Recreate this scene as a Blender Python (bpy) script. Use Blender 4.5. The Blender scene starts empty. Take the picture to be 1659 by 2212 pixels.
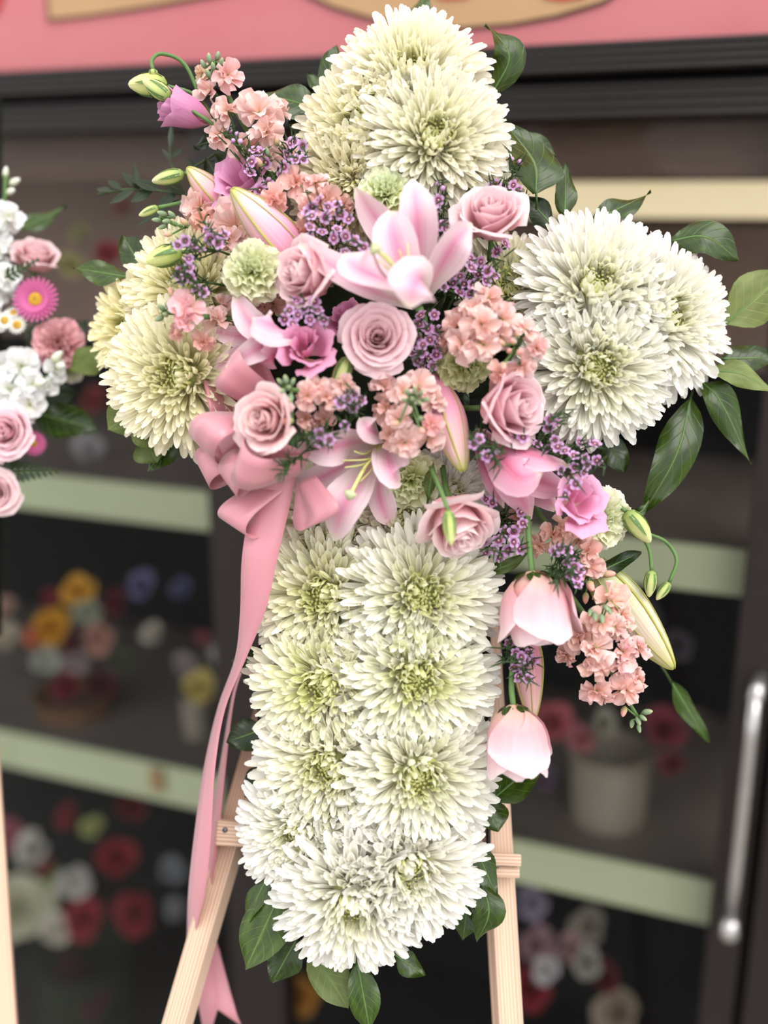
import bpy, math, random
import numpy as np
from mathutils import Vector, Matrix

# ---------------------------------------------------------------- camera
F_PX, W_PX, H_PX = 2300.0, 1659.0, 2212.0
DIST = 0.92                      # camera to the plane of the flower cross (m)
PITCH = math.radians(16.5)       # the camera looks down a little, the cross leans back on its easel
CAM = Vector((0, 0, 1.76))
RT = Vector((1, 0, 0)); FW = Vector((0, math.cos(PITCH), -math.sin(PITCH))); UP = Vector((0, math.sin(PITCH), math.cos(PITCH)))
scene = bpy.context.scene
col = scene.collection
cd = bpy.data.cameras.new('camera'); cam = bpy.data.objects.new('camera', cd); col.objects.link(cam)
cd.sensor_fit = 'VERTICAL'; cd.sensor_height = 36.0; cd.lens = 36.0 * F_PX / H_PX
cam.location = CAM; cam.rotation_euler = (math.pi / 2 - PITCH, 0, 0)
cd.clip_start = 0.02; cd.clip_end = 60
cd.dof.use_dof = True; cd.dof.focus_distance = DIST - 0.02; cd.dof.aperture_fstop = 1.4
scene.camera = cam
scene.cycles.max_bounces = 6; scene.cycles.diffuse_bounces = 4; scene.cycles.glossy_bounces = 2; scene.cycles.transmission_bounces = 3; scene.cycles.transparent_max_bounces = 8
scene.cycles.use_adaptive_sampling = True; scene.cycles.adaptive_threshold = 0.06; scene.cycles.caustics_reflective = False; scene.cycles.caustics_refractive = False

# ---------------------------------------------------------------- light
world = bpy.data.worlds.new('world'); scene.world = world; world.use_nodes = True
wn = world.node_tree; bg = wn.nodes['Background']
bg.inputs[0].default_value = (0.96, 0.97, 1.0, 1); bg.inputs[1].default_value = 1.22
sd = bpy.data.lights.new('sun', 'SUN'); sun = bpy.data.objects.new('sun', sd); col.objects.link(sun)
sd.energy = 1.75; sd.angle = math.radians(50); sd.color = (1.0, 0.965, 0.91)
sun.rotation_euler = Vector((-0.40, 0.62, -0.95)).to_track_quat('-Z', 'Y').to_euler()
vs = scene.view_settings
vs.view_transform = 'Standard'; vs.look = 'None'; vs.gamma = 1.0; vs.use_curve_mapping = False; vs.exposure = 0.56

# ---------------------------------------------------------------- helpers
rng = random.Random(7)
def P(px, py, d=0.0):            # a point of the photograph at its own distance from the cross plane
    t = DIST + d
    return CAM + FW * t + RT * ((px - W_PX / 2) / F_PX * t) + UP * ((H_PX / 2 - py) / F_PX * t)
def SZ(px, d=0.0): return px * (DIST + d) / F_PX
def CV(r, u, t): return RT * r + UP * u - FW * t         # right, up, towards the viewer
def lin(c):
    def f(x):
        x = x / 255.0
        return x / 12.92 if x <= 0.04045 else ((x + 0.055) / 1.055) ** 2.4
    return (f(c[0]), f(c[1]), f(c[2]), 1.0)
def frame(z, roll=0.0):
    z = z.normalized(); h = UP if abs(z.dot(UP)) < 0.9 else RT
    x = h.cross(z).normalized(); y = z.cross(x)
    m = Matrix((x, y, z)).transposed().to_4x4()
    return m @ Matrix.Rotation(roll, 4, 'Z')
def mk(name, verts, faces, mat=None, uvw=None, smooth=True):
    if isinstance(mat, list): mat, uvw = uvw, mat
    me = bpy.data.meshes.new(name); me.from_pydata([tuple(v) for v in verts], [], faces)
    if uvw is not None:
        at = me.attributes.new('uvw', 'FLOAT_VECTOR', 'POINT')
        at.data.foreach_set('vector', np.asarray(uvw, dtype=np.float32).ravel())
    if smooth and len(me.polygons): me.polygons.foreach_set('use_smooth', [True] * len(me.polygons))
    if mat: me.materials.append(mat)
    me.update(); return me
def ob(name, me, parent=None, mat=None, tint=None):
    o = bpy.data.objects.new(name, me); col.objects.link(o)
    if parent is not None: o.parent = parent
    if mat is not None: o.matrix_basis = mat
    if tint is not None: o.color = (tint[0], tint[1], tint[2], 1)
    return o
def tag(o, label, cat, group=None, kind=None):
    o['label'] = label; o['category'] = cat
    if group: o['group'] = group
    if kind: o['kind'] = kind
    return o
def thing(name, label, cat, m, group=None):
    o = bpy.data.objects.new(name, None); col.objects.link(o); o.empty_display_size = 0.01
    o.matrix_basis = m if isinstance(m, Matrix) else Matrix.Translation(m)
    return tag(o, label, cat, group)
def struct(name, me, parent=None, mat=None):
    o = ob(name, me, parent, mat)
    if parent is None: o['kind'] = 'structure'
    return o
def grid(nu, nv, fn):
    V, A, Fc = [], [], []
    for j in range(nv + 1):
        v = j / nv
        for i in range(nu + 1):
            u = -1 + 2 * i / nu
            V.append(fn(u, v)); A.append((u, v, 0))
    for j in range(nv):
        for i in range(nu):
            a = j * (nu + 1) + i; Fc.append((a, a + 1, a + nu + 2, a + nu + 1))
    return V, Fc, A
def catmull(pts, n):
    pts = [Vector(p) for p in pts]
    if len(pts) == 2: return [pts[0].lerp(pts[1], i / n) for i in range(n + 1)]
    q = [pts[0] * 2 - pts[1]] + pts + [pts[-1] * 2 - pts[-2]]
    out = []; m = len(pts) - 1
    for i in range(n + 1):
        s = min(i / n * m, m - 1e-6); k = int(s); t = s - k
        a, b, c, d = q[k], q[k + 1], q[k + 2], q[k + 3]
        out.append(0.5 * ((2 * b) + (c - a) * t + (2 * a - 5 * b + 4 * c - d) * t * t + (3 * b - a - 3 * c + d) * t ** 3))
    return out
def interp(xs, ys, x):
    return float(np.interp(x, xs, ys))
def tube_geo(pts, rad, n=6, steps=None):
    c = catmull(pts, steps or max(4, (len(pts) - 1) * 5)); V, Fc, A = [], [], []
    N = None; m = len(c) - 1
    for k, p in enumerate(c):
        T = (c[min(k + 1, m)] - c[max(k - 1, 0)]).normalized()
        if N is None:
            N = T.orthogonal().normalized()
        N = (N - T * N.dot(T)).normalized(); B = T.cross(N)
        r = rad if not callable(rad) else rad(k / m)
        for i in range(n):
            a = 2 * math.pi * i / n
            V.append(p + N * (math.cos(a) * r) + B * (math.sin(a) * r)); A.append((i / n * 2 - 1, k / m, 0))
    for k in range(m):
        for i in range(n):
            Fc.append((k * n + i, k * n + (i + 1) % n, (k + 1) * n + (i + 1) % n, (k + 1) * n + i))
    Fc.append(tuple(range(n))[::-1]); Fc.append(tuple(range(m * n, m * n + n)))
    return V, Fc, A
def join(parts):
    V, Fc, A = [], [], []
    for v, f, a in parts:
        b = len(V); V += list(v); A += list(a); Fc += [tuple(i + b for i in q) for q in f]
    return V, Fc, A
def lathe_geo(prof, n=12, ridge=0.0, lobes=3):
    V, Fc, A = [], [], []; m = len(prof) - 1
    for k, (r, z) in enumerate(prof):
        for i in range(n):
            a = 2 * math.pi * i / n; rr = r * (1 + ridge * math.cos(lobes * a))
            V.append(Vector((rr * math.cos(a), rr * math.sin(a), z))); A.append((math.cos(lobes * a), k / m, a / (2 * math.pi)))
    for k in range(m):
        for i in range(n):
            Fc.append((k * n + i, k * n + (i + 1) % n, (k + 1) * n + (i + 1) % n, (k + 1) * n + i))
    return V, Fc, A
def box_geo(x0, x1, y0, y1, z0, z1):
    V = [Vector(p) for p in ((x0, y0, z0), (x1, y0, z0), (x1, y1, z0), (x0, y1, z0), (x0, y0, z1), (x1, y0, z1), (x1, y1, z1), (x0, y1, z1))]
    Fc = [(3, 2, 1, 0), (4, 5, 6, 7), (0, 1, 5, 4), (1, 2, 6, 5), (2, 3, 7, 6), (3, 0, 4, 7)]
    return V, Fc, [(0, 0, 0)] * 8
def bevel(o, w, seg=2):
    m = o.modifiers.new('bevel', 'BEVEL'); m.width = w; m.segments = seg; m.limit_method = 'ANGLE'

# ---------------------------------------------------------------- materials
def nodes(name):
    m = bpy.data.materials.new(name); m.use_nodes = True
    nt = m.node_tree; return m, nt, nt.nodes['Principled BSDF'], nt.nodes['Material Output']
def L(nt, a, b): nt.links.new(a, b)
def petal_mat(name, ramp, edge=None, edge_amt=0.0, stripe=None, rough=0.55, trans=0.28, vein=0.06, vscale=26.0, spec=0.25, sheen=0.0):
    """colour runs from the foot of a petal (0) to its tip (1); the objects' own colour tints it"""
    m, nt, bs, out = nodes(name); n = nt.nodes
    at = n.new('ShaderNodeAttribute'); at.attribute_name = 'uvw'
    sp = n.new('ShaderNodeSeparateXYZ'); L(nt, at.outputs['Vector'], sp.inputs[0])
    cr = n.new('ShaderNodeValToRGB'); e = cr.color_ramp.elements
    while len(e) < len(ramp): e.new(0.5)
    for k, (p, c) in enumerate(ramp): e[k].position = p; e[k].color = lin(c)
    L(nt, sp.outputs[1], cr.inputs[0]); cur = cr.outputs[0]
    ab = n.new('ShaderNodeMath'); ab.operation = 'ABSOLUTE'; L(nt, sp.outputs[0], ab.inputs[0])
    if edge:
        pw = n.new('ShaderNodeMath'); pw.operation = 'POWER'; L(nt, ab.outputs[0], pw.inputs[0]); pw.inputs[1].default_value = 2.2
        ml = n.new('ShaderNodeMath'); ml.operation = 'MULTIPLY'; L(nt, pw.outputs[0], ml.inputs[0]); ml.inputs[1].default_value = edge_amt
        mx = n.new('ShaderNodeMixRGB'); L(nt, ml.outputs[0], mx.inputs[0]); L(nt, cur, mx.inputs[1]); mx.inputs[2].default_value = lin(edge); cur = mx.outputs[0]
    if stripe:
        sc, amt, wid = stripe
        mr = n.new('ShaderNodeMapRange'); L(nt, ab.outputs[0], mr.inputs[0]); mr.inputs[1].default_value = 0.0; mr.inputs[2].default_value = wid
        mr.inputs[3].default_value = amt; mr.inputs[4].default_value = 0.0
        sr = n.new('ShaderNodeMath'); sr.operation = 'SINE'
        m3 = n.new('ShaderNodeMath'); m3.operation = 'MULTIPLY'; L(nt, sp.outputs[1], m3.inputs[0]); m3.inputs[1].default_value = math.pi; L(nt, m3.outputs[0], sr.inputs[0])
        m4 = n.new('ShaderNodeMath'); m4.operation = 'MULTIPLY'; L(nt, mr.outputs[0], m4.inputs[0]); L(nt, sr.outputs[0], m4.inputs[1])
        mx = n.new('ShaderNodeMixRGB'); L(nt, m4.outputs[0], mx.inputs[0]); L(nt, cur, mx.inputs[1]); mx.inputs[2].default_value = lin(sc); cur = mx.outputs[0]
    if vein:
        vm = n.new('ShaderNodeVectorMath'); vm.operation = 'MULTIPLY'; L(nt, at.outputs['Vector'], vm.inputs[0]); vm.inputs[1].default_value = (vscale * 0.5, 1.3, 1)
        oi0 = n.new('ShaderNodeObjectInfo'); ad = n.new('ShaderNodeVectorMath'); ad.operation = 'ADD'; L(nt, vm.outputs[0], ad.inputs[0])
        rm = n.new('ShaderNodeMath'); rm.operation = 'MULTIPLY'; L(nt, oi0.outputs['Random'], rm.inputs[0]); rm.inputs[1].default_value = 60.0; L(nt, rm.outputs[0], ad.inputs[1])
        nz = n.new('ShaderNodeTexNoise'); nz.inputs['Scale'].default_value = 1.0; nz.inputs['Detail'].default_value = 3; L(nt, ad.outputs[0], nz.inputs['Vector'])
        mr = n.new('ShaderNodeMapRange'); L(nt, nz.outputs[0], mr.inputs[0]); mr.inputs[1].default_value = 0.25; mr.inputs[2].default_value = 0.75
        mr.inputs[3].default_value = 1 - vein * 1.6; mr.inputs[4].default_value = 1 + vein * 0.6
        mx = n.new('ShaderNodeMixRGB'); mx.blend_type = 'MULTIPLY'; mx.inputs[0].default_value = 1; L(nt, cur, mx.inputs[1]); L(nt, mr.outputs[0], mx.inputs[2]); cur = mx.outputs[0]
        bp = n.new('ShaderNodeBump'); bp.inputs['Strength'].default_value = 0.12; bp.inputs['Distance'].default_value = 0.002; L(nt, nz.outputs[0], bp.inputs['Height']); L(nt, bp.outputs[0], bs.inputs['Normal'])
    oi = n.new('ShaderNodeObjectInfo'); mx = n.new('ShaderNodeMixRGB'); mx.blend_type = 'MULTIPLY'; mx.inputs[0].default_value = 1
    L(nt, cur, mx.inputs[1]); L(nt, oi.outputs['Color'], mx.inputs[2]); cur = mx.outputs[0]
    L(nt, cur, bs.inputs['Base Color']); bs.inputs['Roughness'].default_value = rough; bs.inputs['Specular IOR Level'].default_value = spec
    if sheen: bs.inputs['Sheen Weight'].default_value = sheen
    tr = n.new('ShaderNodeBsdfTranslucent'); L(nt, cur, tr.inputs[0]); ms = n.new('ShaderNodeMixShader'); ms.inputs[0].default_value = trans
    L(nt, bs.outputs[0], ms.inputs[1]); L(nt, tr.outputs[0], ms.inputs[2]); L(nt, ms.outputs[0], out.inputs[0])
    return m
def plain(name, c, rough=0.5, spec=0.4, noise=0.0, nscale=40.0, metal=0.0, c2=None, bump=0.0, stretch=(1, 1, 1)):
    m, nt, bs, out = nodes(name); n = nt.nodes
    bs.inputs['Roughness'].default_value = rough; bs.inputs['Specular IOR Level'].default_value = spec; bs.inputs['Metallic'].default_value = metal
    tc = n.new('ShaderNodeTexCoord'); mp = n.new('ShaderNodeMapping'); mp.inputs['Scale'].default_value = stretch; L(nt, tc.outputs['Object'], mp.inputs[0])
    nz = n.new('ShaderNodeTexNoise'); nz.inputs['Scale'].default_value = nscale; nz.inputs['Detail'].default_value = 4; L(nt, mp.outputs[0], nz.inputs['Vector'])
    cr = n.new('ShaderNodeValToRGB'); k = 1 - noise; lc = lin(c)
    cr.color_ramp.elements[0].color = (lc[0] * k, lc[1] * k, lc[2] * k, 1); cr.color_ramp.elements[1].color = lin(c2) if c2 else lc
    cr.color_ramp.elements[0].position = 0.35; cr.color_ramp.elements[1].position = 0.65
    L(nt, nz.outputs[0], cr.inputs[0]); L(nt, cr.outputs[0], bs.inputs['Base Color'])
    if bump:
        bp = n.new('ShaderNodeBump'); bp.inputs['Strength'].default_value = bump; bp.inputs['Distance'].default_value = 0.002; L(nt, nz.outputs[0], bp.inputs['Height']); L(nt, bp.outputs[0], bs.inputs['Normal'])
    return m
def leaf_mat(name, c, c2, rough=0.28, spec=0.55, trans=0.12):
    """glossy leaf: pale midrib and side veins, blotchy green"""
    m, nt, bs, out = nodes(name); n = nt.nodes
    at = n.new('ShaderNodeAttribute'); at.attribute_name = 'uvw'; sp = n.new('ShaderNodeSeparateXYZ'); L(nt, at.outputs['Vector'], sp.inputs[0])
    ab = n.new('ShaderNodeMath'); ab.operation = 'ABSOLUTE'; L(nt, sp.outputs[0], ab.inputs[0])
    nz = n.new('ShaderNodeTexNoise'); nz.inputs['Scale'].default_value = 3.0; nz.inputs['Detail'].default_value = 5; L(nt, at.outputs['Vector'], nz.inputs['Vector'])
    cr = n.new('ShaderNodeValToRGB'); cr.color_ramp.elements[0].position = 0.3; cr.color_ramp.elements[1].position = 0.7
    cr.color_ramp.elements[0].color = lin(c); cr.color_ramp.elements[1].color = lin(c2); L(nt, nz.outputs[0], cr.inputs[0])
    # side veins run forward and outward: v*7 - |u|*1.6
    a = n.new('ShaderNodeMath'); a.operation = 'MULTIPLY'; L(nt, sp.outputs[1], a.inputs[0]); a.inputs[1].default_value = 7.0
    b = n.new('ShaderNodeMath'); b.operation = 'MULTIPLY'; L(nt, ab.outputs[0], b.inputs[0]); b.inputs[1].default_value = 1.9
    s = n.new('ShaderNodeMath'); s.operation = 'SUBTRACT'; L(nt, a.outputs[0], s.inputs[0]); L(nt, b.outputs[0], s.inputs[1])
    fr = n.new('ShaderNodeMath'); fr.operation = 'PINGPONG'; L(nt, s.outputs[0], fr.inputs[0]); fr.inputs[1].default_value = 0.5
    v1 = n.new('ShaderNodeMapRange'); L(nt, fr.outputs[0], v1.inputs[0]); v1.inputs[1].default_value = 0.0; v1.inputs[2].default_value = 0.07; v1.inputs[3].default_value = 0.55; v1.inputs[4].default_value = 0.0
    v2 = n.new('ShaderNodeMapRange'); L(nt, ab.outputs[0], v2.inputs[0]); v2.inputs[1].default_value = 0.02; v2.inputs[2].default_value = 0.07; v2.inputs[3].default_value = 0.9; v2.inputs[4].default_value = 0.0
    mxv = n.new('ShaderNodeMath'); mxv.operation = 'MAXIMUM'; L(nt, v1.outputs[0], mxv.inputs[0]); L(nt, v2.outputs[0], mxv.inputs[1])
    hv = n.new('ShaderNodeMath'); hv.operation = 'MULTIPLY'; L(nt, mxv.outputs[0], hv.inputs[0]); hv.inputs[1].default_value = 0.45
    mx = n.new('ShaderNodeMixRGB'); L(nt, hv.outputs[0], mx.inputs[0]); L(nt, cr.outputs[0], mx.inputs[1])
    mx.inputs[2].default_value = lin((min(255, c2[0] + 60), min(255, c2[1] + 55), min(255, c2[2] + 40)))
    oi = n.new('ShaderNodeObjectInfo'); m2 = n.new('ShaderNodeMixRGB'); m2.blend_type = 'MULTIPLY'; m2.inputs[0].default_value = 1; L(nt, mx.outputs[0], m2.inputs[1]); L(nt, oi.outputs['Color'], m2.inputs[2])
    L(nt, m2.outputs[0], bs.inputs['Base Color']); bs.inputs['Roughness'].default_value = rough; bs.inputs['Specular IOR Level'].default_value = spec
    bp = n.new('ShaderNodeBump'); bp.inputs['Strength'].default_value = 0.35; bp.inputs['Distance'].default_value = 0.0012; bp.invert = True
    L(nt, mxv.outputs[0], bp.inputs['Height']); L(nt, bp.outputs[0], bs.inputs['Normal'])
    tr = n.new('ShaderNodeBsdfTranslucent'); L(nt, m2.outputs[0], tr.inputs[0]); ms = n.new('ShaderNodeMixShader'); ms.inputs[0].default_value = trans
    L(nt, bs.outputs[0], ms.inputs[1]); L(nt, tr.outputs[0], ms.inputs[2]); L(nt, ms.outputs[0], out.inputs[0])
    return m
def wood_mat(name, c, c2):
    m, nt, bs, out = nodes(name); n = nt.nodes
    tc = n.new('ShaderNodeTexCoord'); mp = n.new('ShaderNodeMapping'); mp.inputs['Scale'].default_value = (110, 110, 2.2); L(nt, tc.outputs['Object'], mp.inputs[0])
    nz = n.new('ShaderNodeTexNoise'); nz.inputs['Scale'].default_value = 1.6; nz.inputs['Detail'].default_value = 6; L(nt, mp.outputs[0], nz.inputs['Vector'])
    wv = n.new('ShaderNodeTexWave'); wv.inputs['Scale'].default_value = 0.9; wv.inputs['Distortion'].default_value = 3.0; L(nt, mp.outputs[0], wv.inputs['Vector'])
    mm = n.new('ShaderNodeMixRGB'); mm.inputs[0].default_value = 0.5; L(nt, nz.outputs[0], mm.inputs[1]); L(nt, wv.outputs[0], mm.inputs[2])
    cr = n.new('ShaderNodeValToRGB'); cr.color_ramp.elements[0].position = 0.3; cr.color_ramp.elements[1].position = 0.62
    cr.color_ramp.elements[0].color = lin(c); cr.color_ramp.elements[1].color = lin(c2); L(nt, mm.outputs[0], cr.inputs[0]); L(nt, cr.outputs[0], bs.inputs['Base Color'])
    bs.inputs['Roughness'].default_value = 0.6
    return m

M = {}
M['mum'] = petal_mat('mum_petal', [(0.0, (251, 244, 222)), (0.45, (254, 251, 244)), (1.0, (255, 253, 252))], rough=0.5, trans=0.36, vein=0)
M['mum_eye'] = petal_mat('mum_eye', [(0.0, (176, 174, 96)), (0.5, (218, 218, 140)), (1.0, (240, 240, 190))], trans=0.2, vein=0)
M['mum_core'] = plain('mum_core', (196, 202, 130), 0.7, 0.1)
M['rose'] = petal_mat('rose_petal', [(0.0, (238, 200, 176)), (0.4, (240, 184, 190)), (0.78, (249, 213, 218)), (1.0, (254, 234, 236))], rough=0.5, trans=0.34, vein=0.05, vscale=14, sheen=0.1)
M['lisi'] = petal_mat('lisianthus_petal', [(0.0, (214, 190, 160)), (0.3, (224, 146, 180)), (1.0, (238, 180, 208))], rough=0.5, trans=0.28, vein=0.06, vscale=22)
M['stock'] = petal_mat('stock_petal', [(0.0, (226, 214, 150)), (0.25, (242, 194, 178)), (0.7, (247, 209, 202)), (1.0, (250, 220, 216))], rough=0.55, trans=0.30, vein=0.05, vscale=16)
M['wstock'] = petal_mat('white_stock_petal', [(0.0, (216, 224, 150)), (0.35, (240, 240, 232)), (1.0, (250, 250, 252))], rough=0.55, trans=0.30, vein=0.03, vscale=16)
M['carn'] = petal_mat('carnation_petal', [(0.0, (196, 200, 116)), (0.6, (234, 232, 180)), (0.9, (246, 243, 218)), (1.0, (250, 249, 232))], rough=0.55, trans=0.28, vein=0.05, vscale=18)
M['pinkcarn'] = petal_mat('pink_carnation_petal', [(0.0, (200, 150, 130)), (0.5, (236, 156, 164)), (1.0, (246, 192, 198))], rough=0.55, trans=0.28, vein=0.05, vscale=18)
M['lily'] = petal_mat('lily_petal', [(0.0, (206, 200, 140)), (0.16, (232, 216, 212)), (0.5, (236, 200, 212)), (0.88, (241, 206, 214)), (1.0, (236, 230, 206))], edge=(243, 222, 228), edge_amt=0.8, stripe=((224, 132, 172), 0.85, 0.5), rough=0.5, trans=0.30, vein=0.07, vscale=24)
M['lilydeep'] = petal_mat('lily_petal_outside', [(0.0, (206, 150, 160)), (0.3, (216, 128, 162)), (0.85, (230, 166, 188)), (1.0, (240, 232, 200))], edge=(246, 206, 222), edge_amt=0.8, stripe=((206, 96, 128), 0.7, 0.35), rough=0.42, trans=0.22, vein=0.08, vscale=24)
M['leaf'] = leaf_mat('glossy_leaf', (30, 45, 8), (54, 76, 14), 0.24, 0.45, 0.06)
M['leafdark'] = leaf_mat('dark_leaf', (18, 32, 10), (32, 50, 14), 0.32, 0.4)
M['leafpale'] = leaf_mat('pale_leaf_underside', (92, 104, 52), (116, 126, 70), 0.5, 0.3, 0.08)
M['stem'] = plain('green_stem', (96, 128, 72), 0.5, 0.3, 0.2, 60)
M['darkstem'] = plain('dark_stem', (62, 82, 40), 0.5, 0.3, 0.2, 60)
M['needle'] = plain('needle_green', (56, 78, 42), 0.5, 0.3, 0.3, 90)
M['budgrey'] = petal_mat('stock_bud_green', [(0.0, (98, 122, 84)), (0.6, (138, 158, 124)), (1.0, (186, 190, 130))], rough=0.6, trans=0.05, vein=0.08, vscale=8)
M['budpeach'] = petal_mat('stock_bud_peach', [(0.0, (120, 142, 98)), (0.35, (196, 182, 130)), (0.6, (238, 180, 164)), (1.0, (242, 176, 166))], rough=0.55, trans=0.15, vein=0.08, vscale=8)
M['budwhite'] = petal_mat('white_bud', [(0.0, (150, 176, 96)), (0.35, (226, 230, 200)), (1.0, (250, 250, 244))], rough=0.55, trans=0.15, vein=0.05, vscale=8)
M['budgreen'] = petal_mat('lisianthus_bud', [(0.0, (126, 152, 76)), (0.4, (196, 206, 130)), (1.0, (232, 228, 176))], stripe=((150, 172, 92), 0.5, 0.3), rough=0.5, trans=0.12, vein=0.06, vscale=8)
M['lilybud'] = petal_mat('lily_bud_pink', [(0.0, (232, 150, 180)), (0.45, (238, 168, 192)), (0.75, (240, 204, 196)), (0.92, (196, 202, 120)), (1.0, (120, 150, 50))], stripe=None, rough=0.55, trans=0.08, vein=0.14, vscale=22, spec=0.2)
M['lilybudgreen'] = petal_mat('lily_bud_pale', [(0.0, (164, 186, 130)), (0.3, (206, 212, 164)), (0.6, (230, 212, 190)), (0.85, (220, 214, 150)), (1.0, (160, 186, 70))], rough=0.55, trans=0.08, vein=0.14, vscale=22, spec=0.2)
M['budridge'] = plain('bud_rib', (178, 176, 92), 0.5, 0.3, 0.15, 60)
M['wax'] = petal_mat('wax_flower_petal', [(0.0, (150, 86, 140)), (0.45, (206, 160, 206)), (1.0, (228, 192, 228))], rough=0.5, trans=0.22, vein=0.04, vscale=8)
M['waxeye'] = plain('wax_flower_eye', (112, 40, 70), 0.5, 0.4, 0.3, 300, c2=(150, 80, 100))
M['waxbutton'] = plain('wax_flower_button', (222, 190, 196), 0.5, 0.3)
M['ribbon'] = petal_mat('satin_ribbon', [(0.0, (212, 142, 152)), (1.0, (212, 142, 152))], rough=0.33, trans=0.10, vein=0.0, spec=0.6, sheen=0.3)
M['foam'] = plain('dark_foam', (36, 44, 30), 0.9, 0.1, 0.3, 80)
M['cage'] = plain('black_plastic', (22, 22, 26), 0.25, 0.5)
M['wood'] = wood_mat('pine', (188, 152, 128), (220, 188, 164))
M['steel'] = plain('bolt_steel', (120, 122, 126), 0.35, 0.5, 0.2, 200, metal=0.8)
M['stamen'] = plain('filament', (206, 208, 130), 0.5, 0.3)
M['stigma'] = plain('stigma', (190, 196, 150), 0.4, 0.4)
# ---------------------------------------------------------------- flower builders
def petal_floret(bend, cup=0.55, w=0.085, tip=0.5, twist=0.0):
    """one tongue-shaped floret of a mum: foot at 0, grows along +x, hollow side up (+z)"""
    def fn(u, v):
        v = 1 - (1 - v) ** 1.7; a = bend * (v ** 1.3); x = v * (1 - 0.10 * abs(bend) * v); z = 0.5 * bend * v * v
        hw = w * interp([0, .25, .6, .84, .95, 1], [.40, .62, .95, 1.0, .74, .30], v)
        c = cup * hw * (u * u) * interp([0, .5, .85, 1], [.8, 1, 1.1, .6], v)
        tw = twist * v
        y = u * hw
        return Vector((x - math.sin(a) * c * 0.6, y * math.cos(tw), z + c * math.cos(a) + y * math.sin(tw)))
    V, Fc, A = grid(3, 6, fn)
    return mk('mum_petal', V, Fc, M['mum'], A)
PET_IN = [petal_floret(b, 1.0, 0.060, twist=t) for b, t in ((0.95, 0.1), (0.75, -0.15), (0.6, 0.2))]
PET_MID = [petal_floret(b, 1.0, 0.064, twist=t) for b, t in ((0.42, 0.15), (0.28, -0.2), (0.34, 0.0), (0.15, 0.2))]
PET_OUT = [petal_floret(b, 0.9, 0.068, twist=t) for b, t in ((0.10, -0.2), (-0.05, 0.2), (-0.22, 0.0), (0.2, 0.35))]
def core_mesh():
    prof = [(0.001, -0.35)] + [(0.42 * math.sin(math.pi * k / 8), -0.34 * math.cos(math.pi * k / 8) * (1 if k < 4 else 0.75)) for k in range(1, 8)] + [(0.001, 0.26)]
    return mk('receptacle', *lathe_geo(prof, 14)[:2], M['mum_core'])
CORE = core_mesh()
def eye_mesh(seed):
    """the small incurved florets that close over the heart of a mum"""
    r = random.Random(seed); parts = []
    for i in range(54):
        t = (i + .5) / 54; ph = 0.10 + 0.40 * math.sqrt(t) + r.gauss(0, .02); al = i * 2.39996 + r.gauss(0, .08)
        Lg = 0.13 + 0.10 * t
        ax = Vector((math.sin(ph) * math.cos(al), math.sin(ph) * math.sin(al), math.cos(ph)))
        base = Vector((0.20 * math.sqrt(t) * math.cos(al), 0.20 * math.sqrt(t) * math.sin(al), 0.26 + .03 * t)); nrm = Vector((-math.cos(ph) * math.cos(al), -math.cos(ph) * math.sin(al), math.sin(ph))); sd_ = nrm.cross(ax)
        def fn(u, v):
            w = 0.019 * interp([0, .5, .85, 1], [.7, 1, .8, .3], v)
            return base + ax * (Lg * v * (1 - .30 * v * v)) + nrm * (Lg * (-.10 * v + 0.60 * v * v)) + sd_ * (u * w) + nrm * (u * u * 0.012)
        parts.append(grid(2, 4, fn))
    V, Fc, A = join(parts); return mk('eye_florets', V, Fc, M['mum_eye'], A)
EYES = [eye_mesh(3), eye_mesh(5)]
def petal_frame(ph, al, tilt, k, ro):
    pb = ph + tilt * (1 - k * 0.6)
    X = Vector((math.sin(pb) * math.cos(al), math.sin(pb) * math.sin(al), math.cos(pb)))
    Z = Vector((-math.cos(pb) * math.cos(al), -math.cos(pb) * math.sin(al), math.sin(pb))); Y = Z.cross(X)
    return X, Y * math.cos(ro) + Z * math.sin(ro), Z * math.cos(ro) - Y * math.sin(ro)
def under_mesh(seed):
    """the hundreds of shorter florets packed under the outer ones"""
    r = random.Random(seed); parts = []
    for i in range(320):
        t = (i + .5) / 320; ph = math.acos(1 - 1.42 * t) + r.gauss(0, .06); ph = max(ph, .3); al = i * 2.39996 + 1.2 + r.gauss(0, .1)
        rho = 0.93 / math.sqrt(math.sin(ph) ** 2 + (math.cos(ph) / .60) ** 2) * r.uniform(.9, 1.08); k = ph / 1.95
        X, Y, Z = petal_frame(ph, al, .3 if k < .5 else .08, k, r.gauss(0, .3)); w = .041 * interp([0, .3, 1], [.6, .85, 1.1], k)
        bend = interp([0, .5, 1], [.7, .3, 0], k)
        def fn(u, v):
            v = 1 - (1 - v) ** 1.7; hw = w * interp([0, .3, .75, .93, 1], [.4, .7, 1, .75, .3], v)
            return X * (.15 + (rho - .14) * v) + Y * (u * hw) + Z * ((rho - .14) * .5 * bend * v * v + .9 * hw * u * u)
        parts.append(grid(2, 4, fn))
    V, Fc, A = join(parts); return mk('under_petals', V, Fc, M['mum'], A)
UNDER = [under_mesh(1), under_mesh(2)]
N_MUM = [0]
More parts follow.
